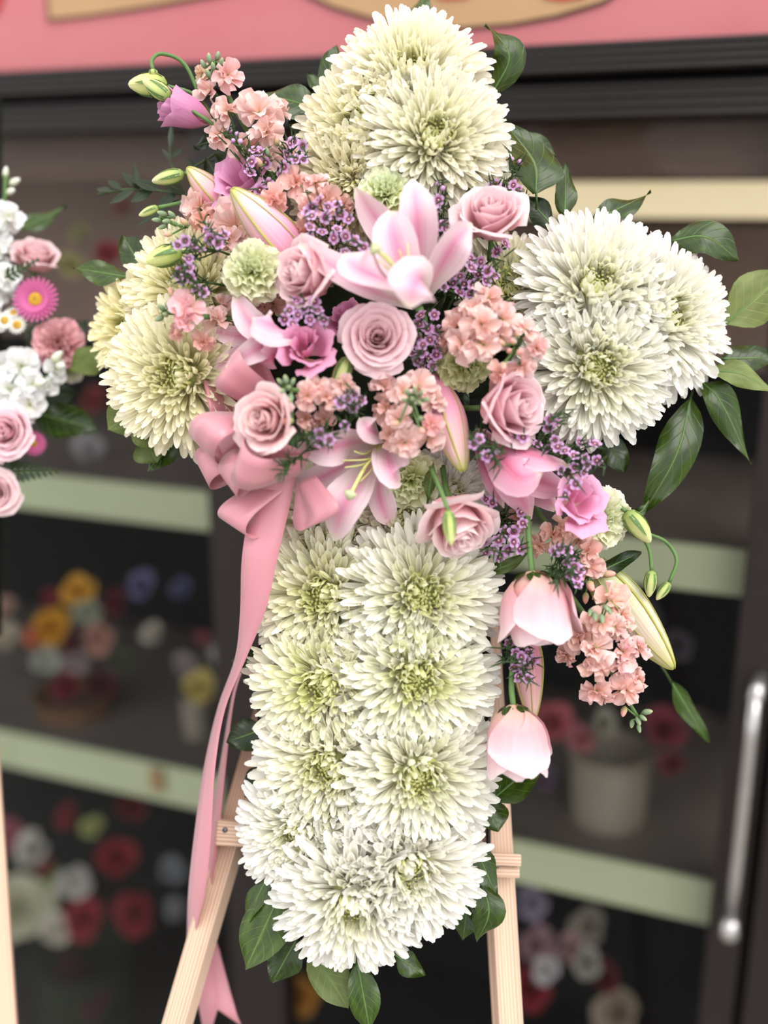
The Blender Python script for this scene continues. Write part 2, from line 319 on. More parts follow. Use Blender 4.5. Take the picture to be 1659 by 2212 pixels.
def mum(px, py, R, d, dr, label, n=290, warm=0.0, green=0.3, pmax=112, group='white mums of the cross', flat=0.60, name='chrysanthemum', seed=None):
    """px, py: where its eye is seen; R: radius in photo pixels; dr: facing (right, up, towards viewer)"""
    N_MUM[0] += 1; r = random.Random(seed or (100 + N_MUM[0])); R = SZ(R, d)
    ax = CV(*dr).normalized(); c = P(px, py, d) - ax * (R * 0.42)
    root = thing(name, label, 'flower', Matrix.Translation(c) @ frame(ax, r.random() * 6), group)
    S = Matrix.Scale(R, 4)
    ob('receptacle', CORE, root, S)
    e = ob('eye_florets', EYES[N_MUM[0] % 2], root, S, (1, 1, .95)); e['kind'] = 'stuff'
    u_ = ob('under_petals', UNDER[N_MUM[0] % 2], root, S, (1 - .03 * green, 1 - .02 * green - .03 * warm, 1 - .12 * green - .22 * warm)); u_['kind'] = 'stuff'
    cm = math.cos(math.radians(pmax))
    for i in range(n):
        t = ((i + 0.5) / n); tt = t ** 1.12
        ph = math.acos(1 - (1 - cm) * tt) ; ph = max(ph, 0.30) + r.gauss(0, 0.05)
        al = i * 2.39996 + r.gauss(0, 0.07)
        f = flat
        rho = 1 / math.sqrt(math.sin(ph) ** 2 + (math.cos(ph) / f) ** 2) * r.uniform(0.93, 1.05)
        k = ph / math.radians(pmax)
        if k < 0.33: me = r.choice(PET_IN); tilt = 0.28
        elif k < 0.66: me = r.choice(PET_MID); tilt = 0.20
        else: me = r.choice(PET_OUT); tilt = 0.02
        X, Y, Z = petal_frame(ph, al, tilt, k, r.gauss(0, 0.22))
        base = X * 0.16 + Vector((0, 0, -0.02))
        Lg = rho - 0.14
        ws = interp([0, .25, .6, 1], [.52, .74, .95, 1.0], k) * r.uniform(0.9, 1.12) / max(Lg, .3) * 0.82
        m = Matrix(((X.x, Y.x, Z.x, base.x), (X.y, Y.y, Z.y, base.y), (X.z, Y.z, Z.z, base.z), (0, 0, 0, 1)))
        m = S @ m @ Matrix.Diagonal((Lg, Lg * ws, Lg * (0.6 + 0.4 * ws), 1))
        g = min(1.0, green * interp([0, .25, .5, .75, 1], [1.0, .8, .38, .10, 0.0], k) * r.uniform(0.75, 1.25))
        w = warm * r.uniform(0.6, 1.2) * 0.9; b = r.uniform(0.95, 1.0)  # warm yellows the mums on the dimmer side: shade put into petal colour
        ob('petal', me, root, m, (b * (1 - 0.17 * g), b * (1 - 0.10 * g - .05 * w), b * (1 - 0.62 * g) * (1 - 0.27 * w)))
    return root

def cup_petal(mat, r0, rt, h, span, curl, drop, ruf, seed, nu=8, nv=8, lean=0.05, point=0.0, body=(0, .42, .72, .93, 1.0, 1.0)):
    """petal wrapped round the flower's axis; numbers relative to the flower radius"""
    r = random.Random(seed); p1, p2 = r.random() * 6, r.random() * 6
    def fn(u, v):
        lip = max(0.0, (v - 0.62) / 0.38)
        hs = span * interp([0, .2, .55, .85, 1], [.34, .62, .98, 1.0, .88], v)
        th = u * hs
        rad = r0 + (rt - r0) * interp([0, .15, .35, .6, .85, 1], body, v)
        rad += curl * lip ** 2 * (1 - 0.25 * u * u) + lean * u * 0.5
        z = h * v - drop * abs(u) ** 2.6 * v - 0.55 * abs(curl) * lip ** 2.4 * (1 if curl > 0 else 0)
        z += point * h * math.exp(-(u * 5) ** 2) * lip
        wv = ruf * (lip ** 1.2) * (math.sin(u * 7 + p1) + 0.6 * math.sin(u * 13 + p2))
        rad += wv; z += wv * 0.4
        return Vector((rad * math.cos(th), rad * math.sin(th), z))
    V, Fc, A = grid(nu, nv, fn); return mk('petal', V, Fc, mat, A)
_rc = {}
def rose_set(kind, mat):
    """petal meshes of a rose, from the tight heart outwards: list of (mesh, azimuth)"""
    key = (kind, mat.name)
    if key in _rc: return _rc[key]
    n, out = {'open': (34, []), 'half': (25, []), 'bud': (17, []), 'far': (15, [])}[kind]
    r = random.Random(len(kind) * 7)
    for k in range(n):
        s = k / (n - 1)
        if kind == 'open':
            rt = 0.05 + 0.74 * s ** 0.95; h = 0.86 - 0.34 * s ** 2.0 + (0.02 if k % 2 else 0); span = 1.75 - 0.95 * s; curl = 0.02 + 0.25 * s ** 1.3; drop = 0.05 + .16 * s
        elif kind == 'half':
            rt = 0.05 + 0.62 * s ** 1.0; h = 0.98 - 0.20 * s ** 2.2; span = 1.8 - 0.9 * s; curl = 0.01 + 0.27 * s ** 2.2; drop = 0.06 + .2 * s
        elif kind == 'bud':
            rt = 0.06 + 0.60 * s ** 0.8; h = 1.16 - 0.06 * s; span = 1.7 - 0.55 * s; curl = -0.16 * (1 - s) + (0.14 * max(0, s - .65) / .35); drop = 0.10 + .16 * s
        else:
            rt = 0.03 + 0.83 * s ** 1.05; h = 0.85 - 0.35 * s; span = 1.6 - 0.75 * s; curl = 0.05 + 0.2 * s; drop = 0.1
        far = kind == 'far'
        me = cup_petal(mat, 0.03 + 0.03 * s, rt, h, span, curl, drop, 0.004 + 0.013 * s, 40 + k, 5 if far else 9, 4 if far else 8, 0.03 + 0.05 * s, 0.10 * s if k % 3 else 0, (0, .62, .88, 1.0, 1.0, .94) if kind == 'bud' else (0, .42, .72, .93, 1.0, 1.0))
        out.append((me, k * 2.39996 + r.gauss(0, 0.12)))
    _rc[key] = out; return out
def sepal_mesh(L_=1.0, w=0.22, name='sepal', mat=None):
    def fn(u, v):
        return Vector((0.25 + 0.55 * v - .1 * v * v, u * w * math.sin(math.pi * min(1, .15 + v * .85)) , 0.02 + 0.9 * L_ * v * v * 0.4 + .05 * u * u))
    V, Fc, A = grid(2, 5, fn); return mk(name, V, Fc, mat or M['leaf'], A)
SEPAL = sepal_mesh()
def place_petals(root, lst, S, tint, r, jit=0.05, name='petal'):
    n = len(lst)
    for k, (me, az) in enumerate(lst):
        s = k / max(1, n - 1); t = tint(s) if callable(tint) else tint
        j = r.uniform(0.95, 1.03)
        ob(name, me, root, S @ Matrix.Rotation(az, 4, 'Z') @ Matrix.Rotation(r.gauss(0, jit), 4, 'X') @ Matrix.Rotation(r.gauss(0, jit), 4, 'Y'), (t[0] * j, t[1] * j, t[2] * j))
def rose(px, py, R, d, dr, label, kind='open', tint=(1, 1, 1), mat=None, roll=0.0, group='pale pink roses', name='rose', stem=True, hs=1.0, sepals=True):
    """px, py: the middle of the visible head"""
    r = random.Random(int(px * 31 + py)); R = SZ(R, d); ax = CV(*dr).normalized()
    root = thing(name, label, 'flower', Matrix.Translation(P(px, py, d) - ax * (R * 0.5 * hs)) @ frame(ax, roll), group)
    S = Matrix.Diagonal((R, R, R * hs, 1))
    place_petals(root, rose_set(kind, mat or M['rose']), S, tint, r)
    if sepals:
        for k in range(5): ob('sepal', SEPAL, root, S @ Matrix.Scale(.55, 4) @ Matrix.Rotation(k * 1.2566 + .3, 4, 'Z'))
    if stem:
        ob('stem', mk('stem', *tube_geo([Vector((0, 0, 0.05 * R)), Vector((0, 0, -0.35 * R)), Vector((0.1 * R, 0, -0.9 * R))], 0.0025, 7), M['stem']), root)
    return root
_lc = {}
def lisianthus(px, py, R, d, dr, label, tint=(1, 1, 1), roll=0.0, closed=0.0, group='mauve lisianthus', name='lisianthus'):
    key = round(closed, 1)
    if key not in _lc:
        lst = []
        for k in range(8):
            s = k / 7
            lst.append((cup_petal(M['lisi'], 0.04, (0.22 + 0.55 * s) * (1 - .35 * closed), 1.15 - 0.25 * s + .45 * closed, 1.25 - 0.3 * s, (0.06 + 0.30 * s) * (1 - .9 * closed), 0.1 + 0.1 * s, 0.03 + 0.035 * s * (1 - .5 * closed), 70 + k, 12, 8, 0.08), k * 2.39996))
        _lc[key] = lst
    r = random.Random(int(px * 17 + py)); R = SZ(R, d); ax = CV(*dr).normalized()
    root = thing(name, label, 'flower', Matrix.Translation(P(px, py, d) - ax * (R * 0.55)) @ frame(ax, roll), group)
    place_petals(root, _lc[key], Matrix.Scale(R, 4), tint, r, 0.08)
    ob('stem', mk('stem', *tube_geo([Vector((0, 0, 0.05 * R)), Vector((0, 0, -0.6 * R))], 0.002, 6), M['stem']), root)
    return root
def fan_petal(mat, ruf, freq, seed, wid=0.55, nu=10, nv=5, back=0.0, serr=0.0, name='petal'):
    """fan-shaped petal growing along +x with a waved end"""
    r = random.Random(seed); a, b = r.random() * 6, r.random() * 6
    def fn(u, v):
        hw = wid * interp([0, .3, .65, .9, 1], [.12, .38, .85, 1, .92], v)
        x = v * (1 - 0.22 * u * u * v) + serr * (0.5 + 0.5 * math.cos(u * 21 + a)) * (v ** 6)
        wv = ruf * v ** 1.6 * (math.sin(u * freq + a) + 0.5 * math.sin(u * freq * 1.9 + b))
        return Vector((x, u * hw, wv - back * v * v + 0.18 * u * u * v * wid))
    V, Fc, A = grid(nu, nv, fn); return mk(name, V, Fc, mat, A)
def polar(ph, al):
    X = Vector((math.sin(ph) * math.cos(al), math.sin(ph) * math.sin(al), math.cos(ph)))
    Z = Vector((-math.cos(ph) * math.cos(al), -math.cos(ph) * math.sin(al), math.sin(ph)))
    Y = Z.cross(X)
    return Matrix(((X.x, Y.x, Z.x, 0), (X.y, Y.y, Z.y, 0), (X.z, Y.z, Z.z, 0), (0, 0, 0, 1)))
CARN = [fan_petal(M['carn'], 0.11, 6.5, 200 + k, 0.46, 12, 5, 0.05 * k, 0.05, 'carnation_petal') for k in range(5)]
PCARN = [fan_petal(M['pinkcarn'], 0.11, 6.5, 200 + k, 0.46, 12, 5, 0.05 * k, 0.05, 'carnation_petal') for k in range(5)]
def carnation(px, py, R, d, dr, label, tint=(1, 1, 1), n=44, pets=CARN, group='green carnations', name='carnation', pmax=105):
    r = random.Random(int(px * 13 + py)); R = SZ(R, d); ax = CV(*dr).normalized()
    root = thing(name, label, 'flower', Matrix.Translation(P(px, py, d) - ax * (R * 0.45)) @ frame(ax, r.random() * 6), group)
    for i in range(n):
        t = (i + .5) / n; ph = math.radians(pmax) * t ** 0.72 + r.gauss(0, .08); al = i * 2.39996 + r.gauss(0, .15)
        rho = 1 / math.sqrt(math.sin(ph) ** 2 + (math.cos(ph) / 0.66) ** 2) * r.uniform(.9, 1.06)
        j = r.uniform(.93, 1.02); g = interp([0, .5, 1], [.84, .93, 1.06], t)
        sw = interp([0, .4, 1], [.7, .9, 1.15], t)
        ob('petal', r.choice(pets), root, Matrix.Scale(R, 4) @ polar(ph, al) @ Matrix.Rotation(r.gauss(0, .35 if t < .6 else .12), 4, 'X') @ Matrix.Diagonal((rho, rho * sw, rho, 1)),
           (tint[0] * j * g, tint[1] * j * (g + 1) / 2, tint[2] * j * g))
    prof = [(0.0016, -0.85), (0.16, -0.75), (0.2, -0.3), (0.3, 0.1)]
    ob('calyx', mk('calyx', *lathe_geo([(a * R, b * R) for a, b in prof], 10)[:2], M['stem']), root)
    return root
STK = [fan_petal(M['stock'], 0.15, 4.2, 300 + k, 0.48, 8, 5, 0.22 * (k % 3) - .12, 0.0, 'stock_petal') for k in range(6)]
WSTK = [fan_petal(M['wstock'], 0.09, 3.6, 320 + k, 0.52, 6, 4, 0.12 * (k % 3), 0.0, 'white_stock_petal') for k in range(4)]
CALYX = mk('floret', *lathe_geo([(0.02, -0.75), (0.12, -0.6), (0.16, -0.2), (0.10, 0.05), (0.01, 0.08)], 8)[:2], M['stem'])
BUDG = lathe_geo([(0.02, 0), (0.26, 0.22), (0.36, 0.55), (0.30, 0.95), (0.16, 1.25), (0.02, 1.36)], 9, 0.10, 4)
BUD = {k: mk('bud', *BUDG[:2], M[k], BUDG[2]) for k in ('budgrey', 'budpeach', 'budwhite')}
def floret(root, inv, px, py, R, d, dr, tint, pets, r, n=12):
    R = SZ(R, d); ax = CV(*dr).normalized()
    m = inv @ (Matrix.Translation(P(px, py, d)) @ frame(ax, r.random() * 6) @ Matrix.Scale(R, 4))
    c = ob('floret', CALYX, root, m)
    for i in range(n):
        out = i >= n // 2 - 1
        ph = r.uniform(.95, 1.75) if out else r.uniform(.25, .95)
        al = i * (2.39996 if not out else 6.2832 / (n - n // 2 + 1)) + r.gauss(0, .3); j = r.uniform(.88, 1.04); s = r.uniform(.72, 1.16) * (1 if out else .78)
        ob('petal', r.choice(pets), c, polar(ph, al) @ Matrix.Rotation(r.gauss(0, .42), 4, 'X') @ Matrix.Scale(s, 4), (tint[0] * j, tint[1] * j, tint[2] * j))
def bud(root, inv, px, py, R, d, dr, kind, tint=(1, 1, 1)):
    R = SZ(R * 1.35, d); ax = CV(*dr).normalized()
    ob('bud', BUD[kind], root, inv @ (Matrix.Translation(P(px, py, d) - ax * R * .6) @ frame(ax, px) @ Matrix.Scale(R, 4)), tint)
def stock(label, path, florets, buds, tint=(1, 1, 1), pets=None, group='peach stock spikes', sr=0.0026, name='stock_spike', budkind='budgrey'):
    """path: stem (px,py,d) foot to tip; florets: (px,py,R,d,(dir)); buds: (px,py,R,d,dir,kind)"""
    base = P(*path[0]); root = thing(name, label, 'flower', base, group); inv = Matrix.Translation(-base)
    r = random.Random(int(path[0][0] * 7 + path[0][1]))
    ob('stem', mk('stem', *tube_geo([P(*p) - base for p in path], lambda t: sr * (1.1 - .5 * t), 7), M['stem']), root)
    for f in florets:
        floret(root, inv, f[0], f[1], f[2], f[3], f[4], f[5] if len(f) > 5 else tint, pets or STK, r)
    for b in buds:
        bud(root, inv, b[0], b[1], b[2], b[3], b[4], b[5] if len(b) > 5 else budkind)
        # thin stalk back to the spike
        q = min((P(*p) for p in path), key=lambda v: (v - P(b[0], b[1], b[3])).length)
        e = P(b[0], b[1], b[3]) - CV(*b[4]).normalized() * SZ(b[2], b[3]) * .6
        ob('stalk', mk('stalk', *tube_geo([q - base, e - base], 0.0009, 5, 2), M['stem']), root)
    return root
def blade(pts, hws, nrm, cup=0.25, nu=6, nv=14, wave=0.0, wf=9.0, seed=0, origin=None, fold=0.0):
    """a leaf or tepal along a path of points; hws: half widths (m) along it; nrm: facing (one vector or one per sample)"""
    r = random.Random(seed); a = r.random() * 6
    c = catmull(pts, nv); o = origin or pts[0]; m = nv
    xs = [k / (len(hws) - 1) for k in range(len(hws))]
    def fn(u, v):
        k = int(round(v * nv)); p = c[k]; T = (c[min(k + 1, m)] - c[max(k - 1, 0)]).normalized()
        n = nrm if isinstance(nrm, Vector) else nrm[0].lerp(nrm[1], v)
        n = (n - T * n.dot(T)).normalized(); s = T.cross(n)
        hw = interp(xs, hws, v)
        h = cup * hw * u * u + fold * hw * abs(u) + wave * math.sin(v * wf + a + (1.5 if u > 0 else 0)) * abs(u) ** 2
        return p + s * (u * hw) + n * h - o
    return grid(nu, nv, fn)
TEP_W = [0.30, 0.46, 0.70, 0.90, 1.0, 0.97, 0.82, 0.52, 0.10]
LEAF_W = [0.05, 0.50, 0.82, 0.98, 1.0, 0.90, 0.70, 0.38, 0.03]
def lily(label, foot, teps, stamens=(), stigma=None, group='pink lilies', mat='lily', name='lily', stem=None):
    """teps: (path of (px,py,d), half width px, facing, cup, material)"""
    base = P(*foot); root = thing(name, label, 'flower', base, group)
    for k, t in enumerate(teps):
        pts = [P(*q) for q in t[0]]; hw = [SZ(t[1], t[0][1][2]) * w for w in TEP_W]
        V, Fc, A = blade(pts, hw, CV(*t[2]) if not isinstance(t[2], list) else [CV(*q) for q in t[2]], t[3] if len(t) > 3 else .3, 8, 16, wave=0.0016, seed=k, origin=base)
        ob('petal', mk('lily_petal', V, Fc, M[t[4] if len(t) > 4 else mat], A), root)
    for s in stamens:
        ob('filament', mk('filament', *tube_geo([P(*q) - base for q in s], lambda t: 0.0009 * (1.1 - .5 * t), 6), M['stamen']), root)
    if stigma:
        st = ob('pistil', mk('pistil', *tube_geo([P(*q) - base for q in stigma], lambda t: 0.0015, 7), M['stamen']), root)
        e = P(*stigma[-1]) - base; pr = [(0.0002, -.002), (0.0042, -.001), (0.0050, .0012), (0.0035, .003), (0.0002, .0036)]
        ob('stigma', mk('stigma', *lathe_geo(pr, 9, 0.2, 3)[:2], M['stigma']), st, Matrix.Translation(e) @ frame((P(*stigma[-1]) - P(*stigma[-2])), 0))
    if stem:
        ob('stem', mk('stem', *tube_geo([P(*q) - base for q in stem], 0.0035, 8), M['stem']), root)
    return root
def lily_bud(label, a, b, hw, mat='lilybud', bend=0.0, roll=0.4, tint=(1, 1, 1), group='closed lily buds', ribs=True):
    """a: foot (px,py,d), b: tip"""
    pa, pb = P(*a), P(*b); ax = pb - pa; Lg = ax.length; R = SZ(hw, a[2])
    root = thing('lily_bud', label, 'flower bud', Matrix.Translation(pa) @ frame(ax, roll), group)
    prof = [(.30, 0), (.52, .06), (.72, .16), (.90, .28), (1.0, .40), (.97, .52), (.83, .66), (.62, .80), (.38, .91), (.20, .975), (.04, 1.0)]
    V, Fc, A = lathe_geo([(r_ * R, z * Lg) for r_, z in prof], 24, -0.055, 3)
    for v in V: v.x += bend * Lg * (v.z / Lg) ** 2
    ob('petals', mk('bud_petals', V, Fc, M[mat], A), root, None, tint)
    if ribs:
        for k in range(6):
            a_ = k * 1.0472; fine = .45 if k % 2 == 0 else 1.0
            pts = [Vector((math.cos(a_) * r_ * R * (1.03 - .04 * math.cos(3 * a_)) + bend * Lg * z * z, math.sin(a_) * r_ * R * (1.03 - .04 * math.cos(3 * a_)), z * Lg)) for r_, z in prof[1:]]
            ob('rib', mk('rib', *tube_geo(pts, lambda t: R * 0.07 * fine * (1.1 - .5 * t), 5, 18), M['budridge']), root)
    return root
def lisi_bud(label, tip, foot, hw, stem, group='green lisianthus buds', tint=(1, 1, 1)):
    """tip/foot (px,py,d); stem: path that ends at the foot of the bud"""
    pa, pb = P(*foot), P(*tip); ax = pb - pa; Lg = ax.length; R = SZ(hw, foot[2])
    root = thing('lisianthus_bud', label, 'flower bud', Matrix.Translation(pa) @ frame(ax, hw), group)
    prof = [(.25, 0), (.7, .08), (.95, .25), (1.0, .45), (.85, .65), (.55, .84), (.28, .96), (.05, 1.0)]
    V, Fc, A = lathe_geo([(r_ * R, z * Lg) for r_, z in prof], 15, 0.07, 5)
    ob('petals', mk('bud_petals', V, Fc, M['budgreen'], A), root, None, tint)
    for k in range(5):
        al = k * 1.2566
        def fn(u, v):
            rr = interp([z for _, z in prof], [q for q, _ in prof], v * .8) * R * 1.06 + R * .1 * v * v
            th = al + u * .30 * (1 - v) ** .7
            return Vector((rr * math.cos(th), rr * math.sin(th), v * .8 * Lg))
        V, Fc, A = grid(2, 6, fn); ob('sepal', mk('sepal', V, Fc, M['stem'], A), root)
    inv = root.matrix_basis.inverted()
    ob('stem', mk('stem', *tube_geo([inv @ P(*q) for q in stem], 0.0017, 7), M['stem']), root)
    return root
def leaf(label, a, b, hw, mid=None, mat='leaf', face=(0, 0.2, 1), face2=None, cup=-0.12, wave=0.0035, tint=(1, 1, 1), group='glossy leaves of the spray', seed=None, fold=0.12, name='salal_leaf', stalk=0.012, nv=16):
    """a: foot, b: tip (px,py,d); mid: optional bend point; hw: half width in px"""
    pa, pb = P(*a), P(*b); pts = [pa] + ([P(*mid)] if mid else []) + [pb]
    seed = seed if seed is not None else int(a[0] + b[1])
    root = thing(name, label, 'leaf', pa, group)
    n = CV(*face) if face2 is None else [CV(*face), CV(*face2)]
    V, Fc, A = blade(pts, [SZ(hw, a[2]) * w for w in LEAF_W], n, cup, 8, nv, wave, 8.0, seed, pa, fold)
    ob('leaf_blade', mk('leaf_blade', V, Fc, M[mat], A), root, None, tint)
    c = catmull(pts, nv); V, Fc, A = tube_geo([p - pa - (FW * -0.0002) for p in c], lambda t: 0.0011 * (1.05 - t), 5, nv)
    ob('midrib', mk('midrib', V, Fc, M['stem'], A), root, None)
    d0 = (pts[1] - pa).normalized()
    ob('stalk', mk('stalk', *tube_geo([Vector((0, 0, 0)), d0 * -stalk * .5, d0 * -stalk + FW * stalk * .5], 0.0011, 5), M['darkstem']), root)
    return root
WAXP = None
def wax_meshes():
    parts = []
    for k in range(5):
        al = k * 1.2566; m = Matrix.Rotation(al, 3, 'Z')
        def fn(u, v):
            hw = .43 * math.sin(math.pi * min(1, .16 + v * .74)) ** .62
            return m @ Vector((.28 + .72 * v, u * hw, .10 + .25 * v - .12 * v * v + .12 * u * u * hw))
        parts.append(grid(3, 3, fn))
    a = mk('wax_blossom', *(lambda g: (g[0], g[1], M['wax'], g[2]))(join(parts)))
    b = mk('wax_cup', *lathe_geo([(.02, -.55), (.24, -.4), (.38, 0), (.50, .20), (.36, .24), (.24, .10), (.14, .08)], 10)[:2], M['waxeye'])
    c = mk('wax_button', *lathe_geo([(.15, .06), (.17, .16), (.08, .22), (.01, .22)], 8)[:2], M['waxbutton'])
    g = lathe_geo([(.02, -.6), (.22, -.45), (.40, -.1), (.50, .2), (.44, .5), (.20, .68), (.02, .7)], 10, .05, 5)
    d = mk('wax_bud', g[0], g[1], M['wax'], g[2])
    return a, b, c, d
WAXA, WAXB, WAXC, WAXD = wax_meshes()
def wax(label, foot, blooms, R=13.5, d=-0.03, buds=(), needles=40, nlen=32, seed=1, tint=(1, 1, 1), extra=(), group='mauve wax flower sprigs', name='wax_flower_sprig'):
    """foot (px,py,d); blooms: (px,py[,d]) ; a branched sprig with needle leaves; extra: (px,py) bare twig ends"""
    base = P(*foot); root = thing(name, label, 'flower', base, group); r = random.Random(seed); inv = Matrix.Translation(-base)
    twigs, ends = [], []
    cx = sum(b[0] for b in blooms) / len(blooms); cy = sum(b[1] for b in blooms) / len(blooms)
    fork = P(foot[0] * .45 + cx * .55, foot[1] * .45 + cy * .55, (foot[2] + d) * .5 + .004)
    twigs.append(tube_geo([Vector((0, 0, 0)), (fork - base)], 0.0011, 5, 3))
    segs = [(base, fork)]
    for q in list(blooms) + list(buds) + list(extra):
        dd = d + (q[2] if len(q) > 2 else r.uniform(-.006, .008))
        p = P(q[0], q[1], dd); mid = fork.lerp(p, .55) + FW * 0.006
        twigs.append(tube_geo([fork - base, mid - base, p - base + FW * .003], 0.00065, 4, 4)); segs += [(fork, mid), (mid, p)]
        if q in extra: continue
        f = (r.gauss(0, .5), r.gauss(.15, .5), 1); ax = CV(*f).normalized()
        s = SZ(R * r.uniform(.88, 1.14), dd)
        m = inv @ (Matrix.Translation(p) @ frame(ax, r.random() * 6) @ Matrix.Scale(s, 4)); j = r.uniform(.9, 1.06)
        tt = (tint[0] * j, tint[1] * j * r.uniform(.93, 1.05), tint[2] * j)
        if q in buds: ob('bud', WAXD, root, m @ Matrix.Scale(.8, 4), tt); continue
        b = ob('blossom', WAXA, root, m, tt); ob('cup', WAXB, b); ob('button', WAXC, b)
    ob('twig', mk('twig', *join(twigs)[:2], M['darkstem']), root)
    nd = []
    for k in range(int(needles * 1.7)):
        a, b = r.choice(segs[2::2] if r.random() < .75 else segs); t = r.uniform(.1, 1.15); p = a.lerp(b, t) - base - FW * r.uniform(0, .006); ax = (b - a).normalized()
        o = (ax * r.uniform(.2, 1.0) + CV(r.gauss(0, 1), r.gauss(0, 1), r.gauss(.5, .6)) * .7).normalized(); ln = SZ(nlen * r.uniform(.6, 1.35), d)
        s = o.cross(FW).normalized() * 0.0007
        nd.append(([p - s, p + s, p + o * ln * .6 + s * .9, p + o * ln, p + o * ln * .6 - s * .9, p + o * ln * .4 - FW * .0006], [(0, 1, 5), (1, 2, 5), (2, 3, 5), (3, 4, 5), (4, 0, 5), (0, 4, 3, 2, 1)], [(0, 0, 0)] * 6))
    g = join(nd); o = ob('needle_leaves', mk('needle_leaves', g[0], g[1], M['needle'], None, False), root); o['kind'] = 'stuff'
    return root
def around(cx, cy, rx, ry, n, seed, mind=19):
    r = random.Random(seed); out = []
    for _ in range(900):
        if len(out) >= n: break
        a, q = r.random() * 6.2832, math.sqrt(r.random()); p = (cx + rx * q * math.cos(a), cy + ry * q * math.sin(a))
        if all(math.hypot(p[0] - o[0], p[1] - o[1]) > mind for o in out): out.append(p)
    return out
# ---------------------------------------------------------------- the shop front behind: sign, door frame, glass, flower cooler
YAW = math.radians(21); WP = P(830, 1106, 0.60)
WD = Vector((math.cos(YAW), -math.sin(YAW), 0)); WN = Vector((-math.sin(YAW), -math.cos(YAW), 0))
WM = Matrix((WD, -WN, Vector((0, 0, 1)))).transposed().to_4x4(); WM.translation = Vector((WP.x, WP.y, 0))
def wp(px, py, dep=0.0):          # (along the front, into the shop, height) of the point seen at px, py
    r = FW + RT * ((px - W_PX / 2) / F_PX) + UP * ((H_PX / 2 - py) / F_PX)
    t = ((WP - WN * dep) - CAM).dot(WN) / r.dot(WN); q = CAM + r * t
    return Vector(((q - WP).dot(WD), dep, q.z))
def wbox(name, u0, u1, y0, y1, z0, z1, mat, parent=None, bev=0.002, kind='structure'):
    cx, cz = (u0 + u1) / 2, z0
    V, Fc, A = box_geo(u0 - cx, u1 - cx, y0, y1, 0, z1 - z0)
    m = Matrix.Translation((cx, 0, cz))
    o = ob(name, mk(name, V, Fc, mat, A, False), parent, (WM @ m) if parent is None else m)
    if parent is None and kind: o['kind'] = kind
    if bev: bevel(o, bev)
    return o
def wempty(name, label, cat):
    return thing(name, label, cat, WM.copy())
M['frame'] = plain('dark_bronze_frame', (34, 26, 24), 0.42, 0.4, 0.25, 30, stretch=(1, 1, 20))
M['framegap'] = plain('frame_gap', (14, 12, 12), 0.6, 0.2)
M['pink'] = plain('pink_sign_paint', (200, 120, 122), 0.55, 0.3, 0.04, 6, c2=(194, 112, 116))
M['tan'] = plain('tan_sign_paint', (186, 148, 108), 0.6, 0.3, 0.05, 8)
M['outline'] = plain('brown_outline_paint', (96, 72, 58), 0.6, 0.3)
M['signred'] = plain('red_sign_paint', (190, 52, 60), 0.6, 0.3)
M['shelfedge'] = plain('pale_green_shelf_edge', (210, 216, 176), 0.45, 0.4, 0.06, 5)
M['shelftop'] = plain('shelf_board', (118, 108, 102), 0.6, 0.3, 0.15, 8)
M['inside'] = plain('lining_reflection_brown', (186, 156, 142), 0.7, 0.2, 0.15, 4)
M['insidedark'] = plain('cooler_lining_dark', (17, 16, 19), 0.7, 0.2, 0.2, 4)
M['chrome'] = plain('brushed_chrome', (196, 192, 190), 0.28, 0.5, 0.1, 60, metal=0.9)
M['paving'] = plain('pavement', (150, 146, 140), 0.85, 0.2, 0.2, 6, bump=0.3)
mg, nt, bs, out = nodes('shop_glass'); nt.nodes.remove(bs)
tr = nt.nodes.new('ShaderNodeBsdfTransparent'); tr.inputs[0].default_value = (0.90, 0.91, 0.91, 1); gl = nt.nodes.new('ShaderNodeBsdfGlossy'); gl.inputs['Roughness'].default_value = 0.03
fr = nt.nodes.new('ShaderNodeFresnel'); fr.inputs[0].default_value = 1.16; ms = nt.nodes.new('ShaderNodeMixShader')
L(nt, fr.outputs[0], ms.inputs[0]); L(nt, tr.outputs[0], ms.inputs[1]); L(nt, gl.outputs[0], ms.inputs[2]); L(nt, ms.outputs[0], out.inputs[0]); M['glass'] = mg
me_, nt, bs, out = nodes('lit_diffuser'); bs.inputs['Base Color'].default_value = lin((250, 236, 206)); bs.inputs['Emission Color'].default_value = lin((255, 232, 186)); bs.inputs['Emission Strength'].default_value = 0.55; M['lamp'] = me_

V, Fc, A = box_geo(-30, 30, -40, 6, -0.05, 0); struct('floor', mk('floor', V, Fc, M['paving'], A, False))
UL, UR = -2.2, 1.15
ztop = wp(0, 160).z; z_a1 = wp(0, 214).z; z_b0 = wp(0, 226).z; z_b1 = wp(0, 292).z
wbox('wall_front', UL, UR, 0.0, 0.25, ztop, ztop + 0.75, M['pink'], bev=0)
# bronze header: two ribbed rails with a shadow gap
hb = wbox('trim_1', UL, UR, 0.02, 0.10, z_b1, ztop, M['framegap'], bev=0)
def rail(name, z0, z1, y):
    o = wbox(name, UL, UR, y, 0.06, z0, z1, M['frame']); n = 4
    for k in range(n):
        zz = (z1 - z0) * (k + .5) / n; V, Fc, A = box_geo(-(UR - UL) / 2, (UR - UL) / 2, y - .004, y + .002, zz - (z1 - z0) * .07, zz + (z1 - z0) * .07)
        r_ = ob('ridge', mk('ridge', V, Fc, M['frame'], A, False), o); bevel(r_, .0015)
rail('trim_2', z_a1, ztop, -0.030); rail('trim_3', z_b1, z_b0, -0.012)
